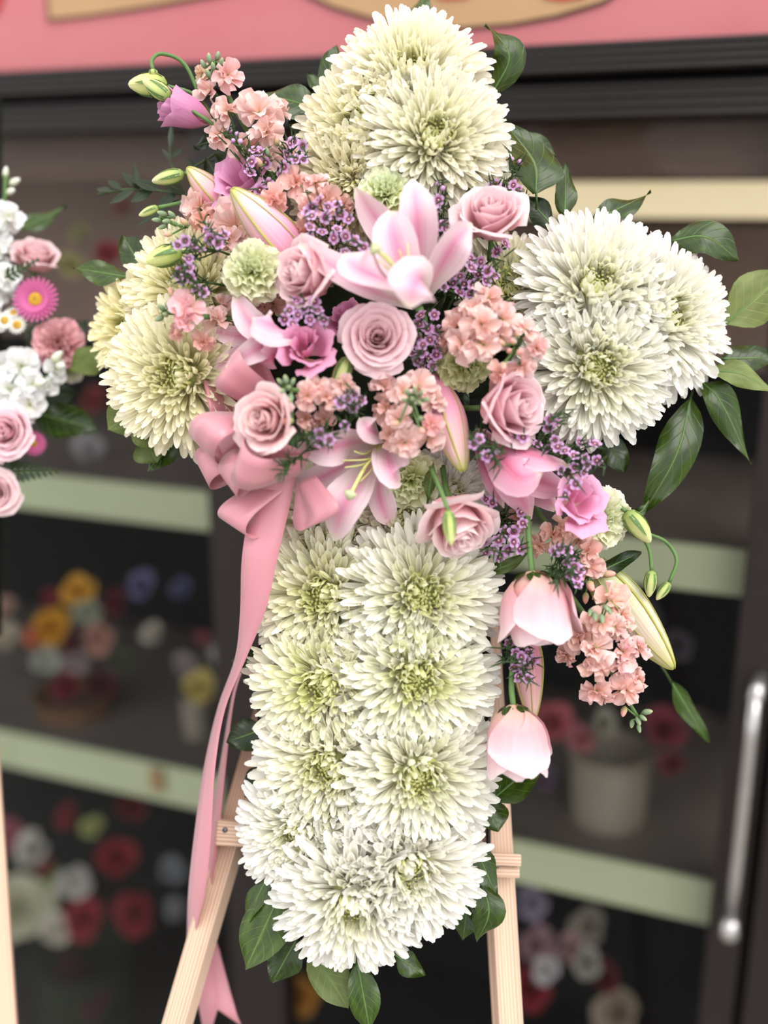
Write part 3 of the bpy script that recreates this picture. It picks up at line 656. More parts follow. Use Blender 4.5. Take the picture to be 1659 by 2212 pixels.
# stiles
def stile(name, px0, px1, py, y0, y1, mat=M['frame']):
    return wbox(name, wp(px0, py).x, wp(px1, py).x, y0, y1, 0.02, z_b1, mat)
stile('trim_4', 492, 606, 1900, -0.005, 0.05)
stile('trim_5', 1556, 1632, 1750, -0.010, 0.05)
stile('trim_6', 1632, 1654, 1750, 0.02, 0.05, M['framegap'])
stile('trim_7', 1654, 1760, 1750, -0.012, 0.05)
u_c0, u_c1, u_r = wp(492, 1900).x, wp(606, 1900).x, wp(1556, 1750).x
for k, (a, b) in enumerate(((UL, u_c0), (u_c1, u_r))):
    wbox('window_%d' % (k + 1), a, b, 0.02, 0.025, 0.05, z_b1, M['glass'], bev=0)
# cooler body
zi0 = 0.05
zmid = wp(800, 760, .6).z
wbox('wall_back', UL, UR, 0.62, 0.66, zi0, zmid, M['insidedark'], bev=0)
wbox('wall_rear', UL, UR, 0.60, 0.66, zmid, z_b1 + .2, M['inside'], bev=0)  # upper lining painted brown in place of street reflections on the glass
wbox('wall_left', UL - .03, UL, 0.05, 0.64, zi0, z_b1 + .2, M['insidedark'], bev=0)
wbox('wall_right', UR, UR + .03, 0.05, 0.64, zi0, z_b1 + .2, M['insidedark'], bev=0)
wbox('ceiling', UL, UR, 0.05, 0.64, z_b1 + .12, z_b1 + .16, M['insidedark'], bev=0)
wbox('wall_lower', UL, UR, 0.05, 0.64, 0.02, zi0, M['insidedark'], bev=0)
SH = 0.055
M['reflection_brown'] = plain('brown_reflection_board', (130, 104, 92), 0.55, 0.3, 0.2, 12, stretch=(1, 1, 14))
wbox('reflection_trim', UL, UR, 0.055, 0.075, wp(1330, 383, .06).z, z_b1 + .02, M['reflection_brown'])  # added board: its brown stands in for the street reflected in the glass
def shelf(label, pxa, pya, pyb, tag_):
    z1, z0 = wp(pxa, pya, SH).z, wp(pxa, pyb, SH).z
    s = wempty('cooler_shelf', label, 'shelf'); wbox('shelf_board', UL + .01, UR - .01, SH + .004, 0.60, z1 - .018, z1 - .004, M['shelftop'], s)
    n = 7; w = (UR - UL - .02) / n
    for k in range(n): wbox('edge_strip', UL + .01 + k * w, UL + .01 + (k + 1) * w - .002, SH - .004, SH + .004, z0, z1, M['shelfedge'], s)
    return z1
z_s1 = shelf('upper cooler shelf with pale green front edge behind the shaded arm', 300, 1046, 1128, 0)
z_s2 = shelf('lower cooler shelf with pale green front edge behind the easel', 300, 1640, 1718, 0)
# tan price tag clipped to the lower edge
q = wp(338, 1686, SH - .012); tagm = WM @ Matrix.Translation(q); V, Fc, A = box_geo(-.013, .013, -.002, .004, -.021, .021)
bevel(tag(ob('price_tag', mk('price_tag', V, Fc, M['tan'], A, False), None, tagm), 'plain tan tag clipped on the lower shelf edge', 'tag'), .001)
# warm strip lamp in the cooler
a, b = wp(1000, 425, 0.35), wp(1700, 438, 0.35)
lm = wempty('strip_lamp', 'warm white strip lamp glowing inside the cooler above the arm', 'lamp')
z0 = wp(1330, 470, .35).z; z1 = wp(1330, 392, .35).z
wbox('diffuser', a.x, b.x, 0.34, 0.40, z0, z1, M['lamp'], lm, .008); wbox('housing', a.x, b.x, 0.40, 0.44, z0 - .01, z1 + .02, M['frame'], lm)
# brushed door pull
hs = thing('door_handle', 'brushed metal bar handle on the dark door frame', 'handle', WM @ Matrix.Translation(wp(1578, 1990, -.05)))
h0 = wp(1577, 1975, -.05); h1 = wp(1640, 1490, -.05)
up_ = h1 - h0; up_.x = 0; up_.y = 0
ob('grip', mk('grip', *tube_geo([Vector((0, 0, 0)), up_], .0085, 12), M['chrome']), hs)
ob('end_cap', mk('end_cap', *lathe_geo([(.001, -.026), (.0125, -.026), (.0135, -.02), (.0095, .004), (.0085, .004)], 14)[:2], M['chrome']), hs)
ob('bracket', mk('bracket', *tube_geo([up_ + Vector((0, 0, -.005)), up_ + Vector((.002, .01, .008)), up_ + Vector((.006, .04, .008))], .0105, 12), M['chrome']), hs)
ob('bracket', mk('bracket', *tube_geo([Vector((0, .004, .03)), Vector((0, .04, .03))], .006, 10), M['chrome']), hs)
# painted shapes on the pink sign
def plate(name, pts, dep, th, mat, parent):
    q = [wp(x, y, dep) for x, y in pts]; n = len(q)
    V = q + [v + Vector((0, th, 0)) for v in q]; Fc = [tuple(range(n)), tuple(range(2 * n - 1, n - 1, -1))] + [(i, i + n, (i + 1) % n + n, (i + 1) % n) for i in range(n)]
    return ob(name, mk(name, V, Fc, mat, None, False), parent)
def grow(pts, k):
    cx = sum(p[0] for p in pts) / len(pts); cy = sum(p[1] for p in pts) / len(pts)
    return [(x + k * (1 if x > cx else -1) * min(1, abs(x - cx) / 60), y + k * (1 if y > cy else -1)) for x, y in pts]
A1 = [(92, -190), (100, -60), (108, 40), (200, 30), (330, 10), (480, -18), (640, -60), (560, -140), (330, -200)]
A2 = [(600, -60), (650, -22), (720, 12), (800, 36), (900, 54), (1000, 58), (1100, 50), (1200, 32), (1300, 2), (1370, -40), (1300, -140), (1000, -200), (700, -150)]
for lab, pts, extra in (('tan painted shape with dark outline on the pink sign, near the corner', A1, []), ('large rounded tan painted shape on the pink sign above the top mum', A2, [[(930, -60), (940, -6), (965, -1), (1010, -5), (1030, -60)], [(1150, -60), (1175, -4), (1215, 1), (1262, -5), (1290, -60)]])):
    s = wempty('sign_shape', lab, 'sign'); plate('outline', grow(pts, 6), -.003, .003, M['outline'], s); plate('shape', pts, -.005, .003, M['tan'], s)
    for e in extra: plate('red_mark', e, -.007, .003, M['signred'], s)
s = wempty('sign_shape', 'dark red painted shape in the very corner of the pink sign', 'sign'); plate('shape', [(-200, -60), (-200, 90), (-40, 48), (-4, 20), (18, -60)], -.004, .004, M['signred'], s)

# ---------------------------------------------------------------- flowers standing in the cooler (out of focus)
FAR = petal_mat('cooler_flower', [(0.0, (180, 180, 150)), (0.4, (235, 235, 235)), (1.0, (250, 250, 250))], trans=.2, vein=0)
M['pot'] = plain('cream_bucket', (150, 138, 122), .5, .4, .1, 10)
M['basket'] = plain('brown_basket', (120, 84, 56), .8, .2, .4, 60, bump=.5)
def far_thing(label, px, py, dep, R, c, kind='far', face=(0, .4, 1), group='flowers in the cooler', name='cooler_flower'):
    q = WM @ wp(px, py, dep); t = (q - CAM).dot(FW); d = t - DIST
    return rose(px, py, R, d, face, label, kind, tuple(lin(c)[:3]), FAR, px * .1, group, name, stem=True, sepals=False)
CF = [  # px, py, radius, colour, label
 (165, 1272, 36, (240, 180, 60), 'yellow flower highest in the cooler bouquet on the shelf'), (112, 1352, 40, (242, 176, 40), 'deep yellow flower at the front of the cooler bouquet'),
 (74, 1372, 28, (222, 120, 80), 'orange flower beside the deep yellow one in the cooler'), (212, 1376, 36, (226, 170, 150), 'peach flower in the cooler bouquet'),
 (108, 1290, 20, (150, 40, 60), 'small crimson flower under the high yellow one'), (242, 1302, 30, (110, 36, 50), 'maroon flower beside the high yellow one'),
 (185, 1318, 32, (200, 204, 180), 'pale cream flower in the middle of the cooler bouquet'), (98, 1425, 30, (204, 206, 190), 'whitish flower under the deep yellow one'),
 (152, 1385, 26, (96, 30, 42), 'dark maroon flower in the heart of the cooler bouquet'), (142, 1480, 34, (140, 34, 58), 'crimson flower low in the cooler bouquet'),
 (222, 1478, 34, (92, 28, 42), 'dark wine flower low in the cooler bouquet'), (326, 1366, 26, (206, 196, 180), 'cream flower apart to the side of the cooler bouquet'),
 (160, 1430, 26, (190, 170, 170), 'dusty flower under the dark maroon heart'), (268, 1424, 24, (90, 100, 70), 'greenish flower beside the dark wine one'),
 (300, 1262, 34, (118, 112, 150), 'lavender flower behind the cooler bouquet'), (390, 1270, 24, (104, 104, 140), 'lavender flower in the gap by the door post'),
 (8, 1372, 30, (220, 206, 180), 'cream flower at the frame edge, level with the deep yellow one'), (6, 1310, 26, (210, 170, 150), 'peach flower at the frame edge on the cooler shelf'),
 (428, 1482, 36, (230, 206, 120), 'pale yellow flower near the ribbon tail'), (400, 1432, 26, (200, 186, 184), 'pale flower above the pale yellow one'), (470, 1412, 24, (190, 186, 180), 'greyish flower beside the ribbon tail'), (438, 1380, 18, (170, 90, 96), 'dusky red flower above the greyish one'),
 (232, 542, 30, (190, 70, 74), 'red flower high in the cooler beside the bright leaf'), (262, 446, 22, (200, 100, 90), 'coral flower high in the cooler under the ruscus'), (206, 860, 30, (150, 64, 66), 'dark red flower between the neighbour arrangement and the shaded arm'),
 (152, 566, 30, (212, 202, 140), 'creamy yellow flower high in the cooler'), (168, 500, 24, (196, 190, 120), 'upper creamy yellow flower of the pair'), (190, 965, 34, (190, 184, 184), 'greyish white flower on the upper shelf'),
 (256, 1852, 42, (150, 30, 44), 'dark red rose at eye height in the lower cooler'), (282, 1972, 48, (142, 26, 44), 'large dark red rose beside the easel leg'), (175, 1986, 44, (156, 28, 48), 'red rose next to the cream blooms, low in the cooler'),
 (284, 1740, 32, (120, 26, 40), 'wine red rose just under the lower shelf'), (142, 1762, 26, (140, 34, 50), 'small red rose under the lower shelf'), (92, 1868, 22, (150, 40, 56), 'small red rose beside the white bloom'),
 (158, 1905, 36, (220, 214, 206), 'white bloom among the dark red roses'), (62, 1836, 40, (206, 200, 188), 'off-white bloom beside the pink one at the frame edge'), (120, 2010, 34, (222, 212, 196), 'cream bloom touching the low red rose'),
 (40, 1960, 74, (226, 222, 190), 'big cream bloom filling the lower cooler corner'), (110, 1895, 22, (130, 150, 60), 'lime green bloom beside the white one'), (198, 1786, 24, (176, 180, 110), 'yellow-green bloom under the lower shelf'),
 (22, 1800, 32, (190, 100, 120), 'dusky pink bloom at the frame edge under the lower shelf'), (150, 2100, 36, (90, 24, 36), 'very dark red bloom at the bottom of the cooler'), (196, 2160, 38, (84, 22, 36), 'lowest very dark red bloom'),
 (372, 1880, 28, (150, 152, 158), 'grey-white bloom behind the easel leg'), (378, 1966, 26, (140, 140, 140), 'grey bloom behind the easel leg, lower one'), (100, 2130, 18, (150, 44, 70), 'crimson bloom at the bottom corner'),
 (1200, 1556, 46, (196, 100, 108), 'dusky rose red bloom above the cream bucket'), (1254, 1596, 32, (206, 128, 136), 'pink bloom on the rim of the cream bucket'), (1442, 1572, 48, (150, 66, 78), 'dark pink bloom on a tall stem beside the cream bucket'),
 (1310, 1560, 30, (180, 172, 156), 'beige bloom in the cream bucket'), (1450, 1650, 30, (130, 60, 70), 'dark pink bloom lower on the tall stem'), (1400, 1330, 38, (110, 104, 118), 'grey lavender bloom behind the pale lily bud'), (1470, 1390, 34, (120, 112, 122), 'grey bloom beside the dark door post'), (1505, 1560, 30, (110, 96, 84), 'brown bloom near the door post'),
 (1152, 1950, 36, (170, 156, 174), 'mauve-white bloom below the far easel block'), (1165, 2040, 42, (190, 150, 158), 'pale pink bloom beside the far easel leg'), (1176, 2096, 30, (214, 206, 206), 'white bloom under the pale pink one'), (1152, 2136, 44, (140, 30, 46), 'deep red bloom at the bottom by the far easel leg'),
 (1236, 2046, 34, (206, 164, 164), 'blush bloom in the lower cooler'), (1270, 2000, 40, (170, 158, 144), 'beige bloom above the blush one'), (1272, 2080, 34, (176, 170, 158), 'grey-beige bloom beneath the blush one'), (1310, 2112, 34, (104, 30, 42), 'dark red bloom beside the grey-beige one'), (1332, 2190, 52, (170, 152, 132), 'beige bloom at the bottom edge in the cooler'),
 (652, 2150, 40, (230, 160, 50), 'orange bloom seen between the leaves under the lowest mum'), (1180, 1680, 24, (120, 96, 116), 'dull mauve bloom behind the ribbed leaf'), (1420, 1150, 22, (100, 80, 76), 'dull brown bloom behind the curling bud stems'),
]
for k, (px, py, R, c, lab) in enumerate(CF):
    far_thing(lab, px, py, 0.115 + 0.09 * ((k * 37) % 7) / 7, R, c, face=(math.sin(k * 2.1) * .4, .35, 1))
def vessel(label, px, py0, py1, R, mat, cat, name, dep=.18):
    a, b = WM @ wp(px, py1, dep), WM @ wp(px, py0, dep); t = (a - CAM).dot(FW); r_ = R * t / F_PX; h = b.z - a.z
    root = thing(name, label, cat, a)
    ob('body', mk('body', *lathe_geo([(.001, 0), (r_ * .82, 0), (r_ * .86, h * .03), (r_, h), (r_ * .94, h), (r_ * .8, h * .1)], 24)[:2], mat), root)
    ob('rim', mk('rim', *lathe_geo([(r_, h * .96), (r_ * 1.06, h * .97), (r_ * 1.06, h), (r_ * .98, h * 1.005)], 24)[:2], mat), root)
vessel('cream bucket standing on the lower cooler shelf', 1305, 1612, 1838, 86, M['pot'], 'bucket', 'flower_bucket')
vessel('brown basket under the cooler bouquet', 170, 1495, 1590, 84, M['basket'], 'basket', 'flower_basket')
vessel('pale vase under the pale yellow flower', 430, 1500, 1625, 34, M['pot'], 'vase', 'vase')
vessel('dark green bucket under the red roses', 190, 2060, 2215, 100, M['foam'], 'bucket', 'flower_bucket')
# ---------------------------------------------------------------- easel and the foam cross
def bar(a, b, w, t, face, mat, name, parent, origin, bev=0.0012):
    """squared timber from a to b; w across, t deep; face: the direction its broad side looks"""
    ax = (b - a); Lg = ax.length; z = ax.normalized(); n = (face - z * face.dot(z)).normalized(); x = n.cross(z)
    m = Matrix((x, n, z)).transposed().to_4x4(); m.translation = a - origin
    V, Fc, A = box_geo(-w / 2, w / 2, -t / 2, t / 2, 0, Lg)
    o = ob(name, mk(name, V, Fc, mat, A, False), parent, m)
    if bev: bevel(o, bev)
    return o
def to_floor(px0, py0, d0, px1, py1, d1):
    a, b = P(px0, py0, d0), P(px1, py1, d1); k = a.z / (a.z - b.z); return a, a + (b - a) * k
ea, eb = to_floor(640, 1330, 0.085, 383, 2212, 0.055)
easel = thing('wooden_easel', 'pale pine display easel holding up the white flower cross', 'easel', Vector((ea.x, eb.y, 0)))
eo = Vector((ea.x, eb.y, 0))
fl_ = CV(-0.25, 0.0, 1)
bar(ea, eb, 0.0225, 0.019, CV(-0.42, 0.05, 1), M['wood'], 'leg', easel, eo)
fa, fb = to_floor(1045, 1330, 0.085, 1097, 2212, 0.055)
bar(fa, fb, 0.0235, 0.019, CV(0.30, 0.05, 1), M['wood'], 'leg', easel, eo)
top = (ea + fa) / 2 + CV(0, 0.45, -0.03)
bar(ea, top + CV(-.012, 0, 0), 0.0225, 0.017, CV(0, 0, 1), M['wood'], 'leg_upper', easel, eo)
bar(fa, top + CV(.012, 0, 0), 0.0225, 0.017, CV(0, 0, 1), M['wood'], 'leg_upper', easel, eo)
ra, rb = to_floor(1010, 1400, 0.14, 1100, 2212, 0.26)
bar(top + CV(0, -.03, -0.03), ra, 0.02, 0.018, CV(0, 0, 1), M['wood'], 'rear_leg', easel, eo)
bar(ra, rb, 0.02, 0.018, CV(0, 0, 1), M['wood'], 'rear_leg_lower', easel, eo)
# the shelf: a block on each leg and a rail between them
q = bar(P(469, 1797, 0.045), P(560, 1803, 0.045), 0.0215, 0.014, CV(0, 0.1, 1), M['wood'], 'shelf_block', easel, eo)
pb_ = [(0.0001, .0012), (0.0019, .001), (0.0024, 0), (0.0024, -.004)]
ob('bolt', mk('bolt', *lathe_geo(pb_, 10)[:2], M['steel']), easel, Matrix.Translation(P(486, 1793, 0.0375) - eo) @ frame(CV(0, .1, 1)))
bar(P(1045, 1855, 0.042), P(1123, 1858, 0.042), 0.0105, 0.02, CV(0, 0.3, 1), M['wood'], 'shelf_block', easel, eo)
bar(P(1050, 1882, 0.045), P(1120, 1884, 0.045), 0.0095, 0.018, CV(0, 0.3, 1), M['wood'], 'shelf_block', easel, eo)
ob('bolt', mk('bolt', *lathe_geo(pb_, 10)[:2], M['steel']), easel, Matrix.Translation(P(1073, 1871, 0.034) - eo) @ frame(CV(0, .1, 1)))
bar(P(560, 1820, 0.075), P(1050, 1850, 0.075), 0.018, 0.014, CV(0, 0, 1), M['wood'], 'shelf_rail', easel, eo)
# black cage with green foam, all but hidden under the flowers
cg = thing('foam_cross', 'black caged foam cross base glimpsed at the edge under the mums', 'floral foam', P(820, 1900, 0.05)); co = P(820, 1900, 0.05)
def slab(px0, px1, py0, py1, d0, d1, mat, name):
    V = [P(x, y, d) - co for d in (d0, d1) for x, y in ((px0, py0), (px1, py0), (px1, py1), (px0, py1))]
    Fc = [(0, 3, 2, 1), (4, 5, 6, 7), (0, 1, 5, 4), (1, 2, 6, 5), (2, 3, 7, 6), (3, 0, 4, 7)]
    o = ob(name, mk(name, V, Fc, mat, None, False), cg); bevel(o, .003); return o
slab(720, 960, 180, 1960, 0.028, 0.062, M['foam'], 'foam_block')
slab(330, 1440, 620, 860, 0.029, 0.060, M['foam'], 'foam_arm')
slab(556, 566, 1180, 1900, 0.03, 0.075, M['cage'], 'cage_rail')
slab(1050, 1060, 1180, 1900, 0.03, 0.075, M['cage'], 'cage_rail')

# ---------------------------------------------------------------- the mums of the cross
MUMS = [  # eye px, py, radius, d, facing, label, options
 (887, 132, 190, -0.035, (-.02, .30, 1), 'cream mum at the very top of the cross, its eye near the tip', dict(warm=.45)),
 (762, 262, 172, -0.030, (-.42, .06, 1), 'cream mum with yellow eye on the upper arm, beside the green leaf and peach stock', dict(warm=.75)),
 (945, 278, 190, -0.055, (.10, .05, 1), 'large mum with green eye in the middle of the upper arm', dict(warm=.25, green=.42)),
 (752, 425, 160, -0.022, (-.30, -.55, 1), 'mum low on the upper arm, tucked above the peach stock, eye hidden', dict(warm=.8)),
 (990, 425, 165, -0.030, (.16, -.50, 1), 'mum low on the upper arm, above the open lily and the upper rose', dict(warm=.45, green=.5)),
 (1297, 605, 198, -0.045, (.0, .18, 1), 'big white mum on top of the cross arm, under the upright leaves', dict(green=.36)),
 (1462, 676, 194, -0.030, (.42, .06, 1), 'white mum at the outer end of the arm, beside the pale green leaf', dict(green=.3)),
 (1300, 795, 190, -0.050, (.02, -.16, 1), 'white mum at the underside of the arm, long petals hanging down', dict(green=.42)),
 (1098, 612, 130, -0.012, (-.25, .10, 1), 'half-hidden greenish mum behind the wax flower sprig and peach stock', dict(green=.8, warm=.3)),
 (985, 1052, 100, -0.010, (.3, .3, 1), 'small white mum peeping out beneath the closed lily bud', dict(green=.2, n=150)),
 (392, 590, 185, -0.020, (-.30, .30, 1), 'cream mum on the shaded arm end, behind the wax flower and lisianthus bud', dict(warm=.9)),
 (372, 812, 190, -0.040, (-.16, -.12, 1), 'cream mum with green eye next to the pink ribbon bow', dict(warm=.75, green=.35)),
 (262, 700, 150, 0.020, (-.75, .05, 1), 'yellowish mum at the outermost edge of the shaded arm', dict(warm=1.3, n=190)),
 (700, 1128, 175, -0.010, (-.35, .20, 1), 'mum beside the ribbon tail, just under the lower open lily', dict(warm=.6)),
 (880, 1115, 180, -0.018, (.05, .15, 1), 'mum half covered by the hanging rose with the green bud', dict(warm=.35)),
 (690, 1290, 196, -0.030, (-.25, .02, 1), 'uppermost green-eyed mum of the column on the ribbon side', dict(green=.6, warm=.35)),
 (917, 1288, 200, -0.050, (.10, .03, 1), 'green-eyed mum of the column level with the big rounded rose', dict(green=.62)),
 (686, 1486, 196, -0.035, (-.25, .0, 1), 'mum of the column with a deep green eye, beside the dark leaf stub', dict(green=.7, warm=.3)),
 (905, 1470, 200, -0.052, (.10, .0, 1), 'mum of the column with a broad green eye, second down on the lily bud side', dict(green=.72)),
 (698, 1665, 198, -0.036, (-.25, .0, 1), 'mum of the column just above the easel block on the ribbon side', dict(green=.45, warm=.2)),
 (910, 1688, 200, -0.054, (.10, -.02, 1), 'mum of the column level with the pair of leaves under the lowest rose', dict(green=.5)),
 (632, 1815, 172, -0.026, (-.38, -.02, 1), 'mum beside the easel block, its eye half tucked under petals', dict(green=.3)),
 (735, 1775, 140, -0.030, (-.05, .10, 1), 'mum squeezed in the middle of the lower column, eye almost hidden', dict(green=.4, n=170)),
 (890, 1892, 190, -0.050, (.12, -.08, 1), 'white mum near the foot of the cross, beside the leaves at the easel leg', dict(green=.25)),
 (758, 1976, 195, -0.050, (-.05, -.26, 1), 'white mum at the very foot of the cross, petals hanging over the leaves', dict(green=.3)),
]
for a in MUMS:
    mum(a[0], a[1], a[2], a[3], a[4], a[5], **a[6])
# ---------------------------------------------------------------- roses
T0 = (1, 1, 1)
rose(815, 727, 84, -0.085, (.04, .04, 1), 'fully open pink rose facing out at the centre of the cross', 'open', (.98, .93, .95), roll=1.0)
rose(665, 594, 92, -0.075, (-.75, .02, .8), 'half-open pink rose between the green carnation and the upper lily', 'half', (1.0, .96, .95), roll=.6, hs=1.35)
rose(1060, 468, 92, -0.060, (-.10, .55, .9), 'pale rose tucked between the upper mums and the big white arm mum', 'half', (1.02, .99, 1.0), roll=2.0, hs=1.2)
rose(1098, 880, 108, -0.070, (.62, -.06, .75), 'pink rose turned sideways under the peach stock and green carnation', 'half', (1.0, .94, .97), roll=.2, hs=1.25)
rose(578, 908, 92, -0.095, (-.45, -.04, 1), 'peachy pink rose nestled against the ribbon bow', 'half', (1.0, .96, .92), roll=2.6)
rose(992, 1128, 108, -0.060, (.25, -.75, .62), 'pale rose hanging over the mums with a green bud in front', 'half', (1.05, 1.07, 1.05), roll=.9, hs=1.15)
rose(1157, 1302, 132, -0.055, (.10, -1, .10), 'large rounded rose seen from behind, head hanging beside the column', 'bud', (1.02, 1.02, 1.03), roll=.4, hs=1.05)
rose(1115, 1590, 112, -0.050, (.08, -1, .14), 'lowest rose, hanging head down above the pair of leaves', 'bud', (1.02, 1.03, 1.04), roll=2.2, hs=1.2)

# ---------------------------------------------------------------- lilies
lily('open pink lily above the centre rose, petals flaring upwards', (905, 660, -0.056), [
 ([(905, 640, -0.056), (880, 560, -0.071), (812, 470, -0.074), (768, 405, -0.086)], 38, (-.3, -.2, 1), .35),
 ([(908, 640, -0.056), (905, 540, -0.076), (900, 450, -0.091), (893, 386, -0.074)], 42, (.1, -.2, 1), .3),
 ([(905, 640, -0.066), (870, 570, -0.098), (850, 505, -0.1), (845, 456, -0.088)], 49, (-.2, -.1, 1), .35),
 ([(915, 645, -0.056), (950, 580, -0.081), (985, 520, -0.098), (1020, 483, -0.09)], 39, (.3, -.3, 1), .4),
 ([(900, 650, -0.056), (840, 610, -0.096), (775, 580, -0.116), (742, 548, -0.11)], 52, (-.2, .5, .9), .25),
 ([(890, 660, -0.056), (800, 625, -0.076), (720, 575, -0.086), (645, 528, -0.082)], 35, (-.2, .4, 1), .25),
 ([(912, 640, -0.076), (908, 600, -0.131), (895, 618, -0.156), (884, 664, -0.152)], 58, [(.1, -.3, 1), (.1, .2, 1)], -.3),
], [[(905, 630, -0.086), (880, 590, -0.116), (862, 540, -0.126)], [(905, 630, -0.086), (885, 580, -0.111), (880, 525, -0.116)], [(900, 630, -0.086), (850, 590, -0.121), (815, 560, -0.131)], [(900, 630, -0.086), (860, 585, -0.121), (830, 545, -0.136)]],
 [(905, 632, -0.086), (860, 585, -0.121), (812, 538, -0.141)], stem=[(905, 665, -0.056), (915, 700, -0.046), (900, 760, -0.036)])
lily('open pink lily over the lower mums, below the peach stock', (830, 940, 0.0), [
 ([(825, 955, -0.01), (812, 935, -0.06), (796, 925, -0.082), (780, 903, -0.075)], 30, [(.2, .4, 1), (.3, -.3, 1)], .2),
 ([(822, 958, -0.01), (765, 955, -0.06), (705, 968, -0.08), (642, 962, -0.065)], 40, (-.2, -.4, 1), .3),
 ([(822, 965, -0.01), (745, 1005, -0.035), (685, 1035, -0.042), (620, 1052, -0.032)], 29, (-.1, .1, 1), .2),
 ([(822, 965, -0.01), (772, 1045, -0.06), (738, 1105, -0.072), (720, 1168, -0.052)], 47, (-.2, .2, 1), .3),
 ([(828, 965, -0.01), (818, 1050, -0.03), (828, 1100, -0.035), (848, 1136, -0.026)], 30, (.2, .1, 1), .3),
 ([(830, 950, -0.01), (838, 985, -0.06), (846, 1020, -0.08), (864, 1040, -0.065)], 40, [(-.2, .2, 1), (.5, .2, 1)], .3),
], [[(822, 960, -0.03), (790, 1000, -0.065), (745, 1010, -0.08)], [(822, 960, -0.03), (800, 990, -0.065), (740, 995, -0.08)], [(822, 960, -0.03), (805, 1010, -0.065), (778, 1040, -0.08)], [(822, 960, -0.03), (790, 980, -0.065), (765, 975, -0.08)], [(822, 960, -0.03), (808, 985, -0.065), (785, 1012, -0.08)]],
 [(822, 962, -0.03), (785, 1015, -0.075), (757, 1068, -0.095)])
lily('pink lily opening sideways, right above the ribbon bow', (650, 735, -0.015), [
 ([(640, 735, -0.015), (575, 722, -0.055), (535, 690, -0.065), (508, 632, -0.055)], 32, (-.2, .3, 1), .4),
 ([(640, 740, -0.015), (570, 728, -0.035), (510, 725, -0.045), (446, 712, -0.043)], 26, (-.1, -.4, 1), .3),
 ([(640, 745, -0.02), (580, 745, -0.065), (545, 760, -0.08), (488, 792, -0.075)], 28, (-.2, -.3, 1), .35),
 ([(645, 735, -0.025), (610, 712, -0.08), (570, 695, -0.093), (545, 686, -0.085)], 46, (-.1, .5, .9), -.35),
 ([(640, 745, -0.015), (560, 760, -0.035), (500, 778, -0.043), (460, 798, -0.035)], 24, (-.1, -.2, 1), .3),
 ([(645, 745, -0.025), (600, 765, -0.07), (575, 778, -0.075), (545, 772, -0.07)], 30, (0, -.6, .8), -.3, 'lilydeep'),
])
lily('deep pink lily seen from the side, pointing down past the sideways rose', (1030, 925, .02), [
 ([(1035, 925, .01), (1095, 960, -.055), (1160, 985, -.07), (1232, 1006, -.06)], 36, (.2, .6, .9), -.4, 'lilydeep'),
 ([(1035, 930, .01), (1080, 985, -.065), (1125, 1030, -.08), (1175, 1015, -.07)], 48, (-.1, .1, 1), -.4, 'lilydeep'),
 ([(1025, 930, .015), (1040, 990, -.03), (1065, 1045, -.045), (1088, 1098, -.04)], 22, (-.4, .0, 1), -.5, 'lilydeep'),
 ([(1040, 930, .02), (1110, 1000, -.04), (1170, 1040, -.045), (1234, 1056, -.035)], 40, (.2, .2, 1), -.2, 'lilydeep'),
 ([(1040, 935, .02), (1085, 1010, -.04), (1120, 1065, -.05), (1148, 1122, -.035)], 38, (-.1, .1, 1), -.2, 'lilydeep'),
 ([(1040, 935, .025), (1110, 1010, -.02), (1165, 1060, -.028), (1207, 1106, -.02)], 34, (.1, .1, 1), -.2, 'lilydeep'),
])
lily_bud('long pink lily bud beside the green carnation, tip pointing up', (672, 600, -.03), (500, 408, -.060), 47, roll=.3)
lily_bud('shorter green-tipped lily bud behind the long pink one', (505, 470, .01), (404, 362, -.01), 32, tint=(1, 1.02, .92))
lily_bud('closed rosy lily bud hanging between the peach stock and the side-turned lily', (938, 812, -.035), (1000, 1018, -.07), 40, roll=3.4, tint=(.98, .96, .94))
lily_bud('pale green lily bud jutting out past the hanging peach stock', (1272, 1205, .015), (1456, 1444, .0), 47, mat='lilybudgreen', roll=3.5)
lily_bud('narrow pink lily bud hanging behind the lowest rose', (1128, 1330, .015), (1150, 1560, .01), 34, roll=1.0, tint=(.95, .9, .86))

# ---------------------------------------------------------------- lisianthus
lisianthus(415, 246, 80, -0.005, (-.85, .25, .35), 'closed mauve lisianthus at the top corner of the spray', (.92, .86, .98), closed=.8, roll=.7)
lisianthus(525, 392, 78, -0.010, (-.35, .35, .9), 'mauve lisianthus behind the wax flower and long lily bud', (.96, .92, 1.0), roll=.2)
lisianthus(660, 755, 76, -0.080, (.05, .25, .95), 'ruffled deep pink lisianthus beside the open centre rose', (.97, .86, .91), roll=1.1, closed=.2)
lisianthus(752, 688, 54, -0.045, (-.3, .6, .6), 'mauve lisianthus petals peeking out behind the centre rose', (.92, .76, .88), roll=2.0)
lisianthus(1245, 1085, 76, -0.055, (.35, .25, .9), 'pink lisianthus under the wax flower, next to the cream carnation', (1.06, 1.02, 1.06), roll=.8)
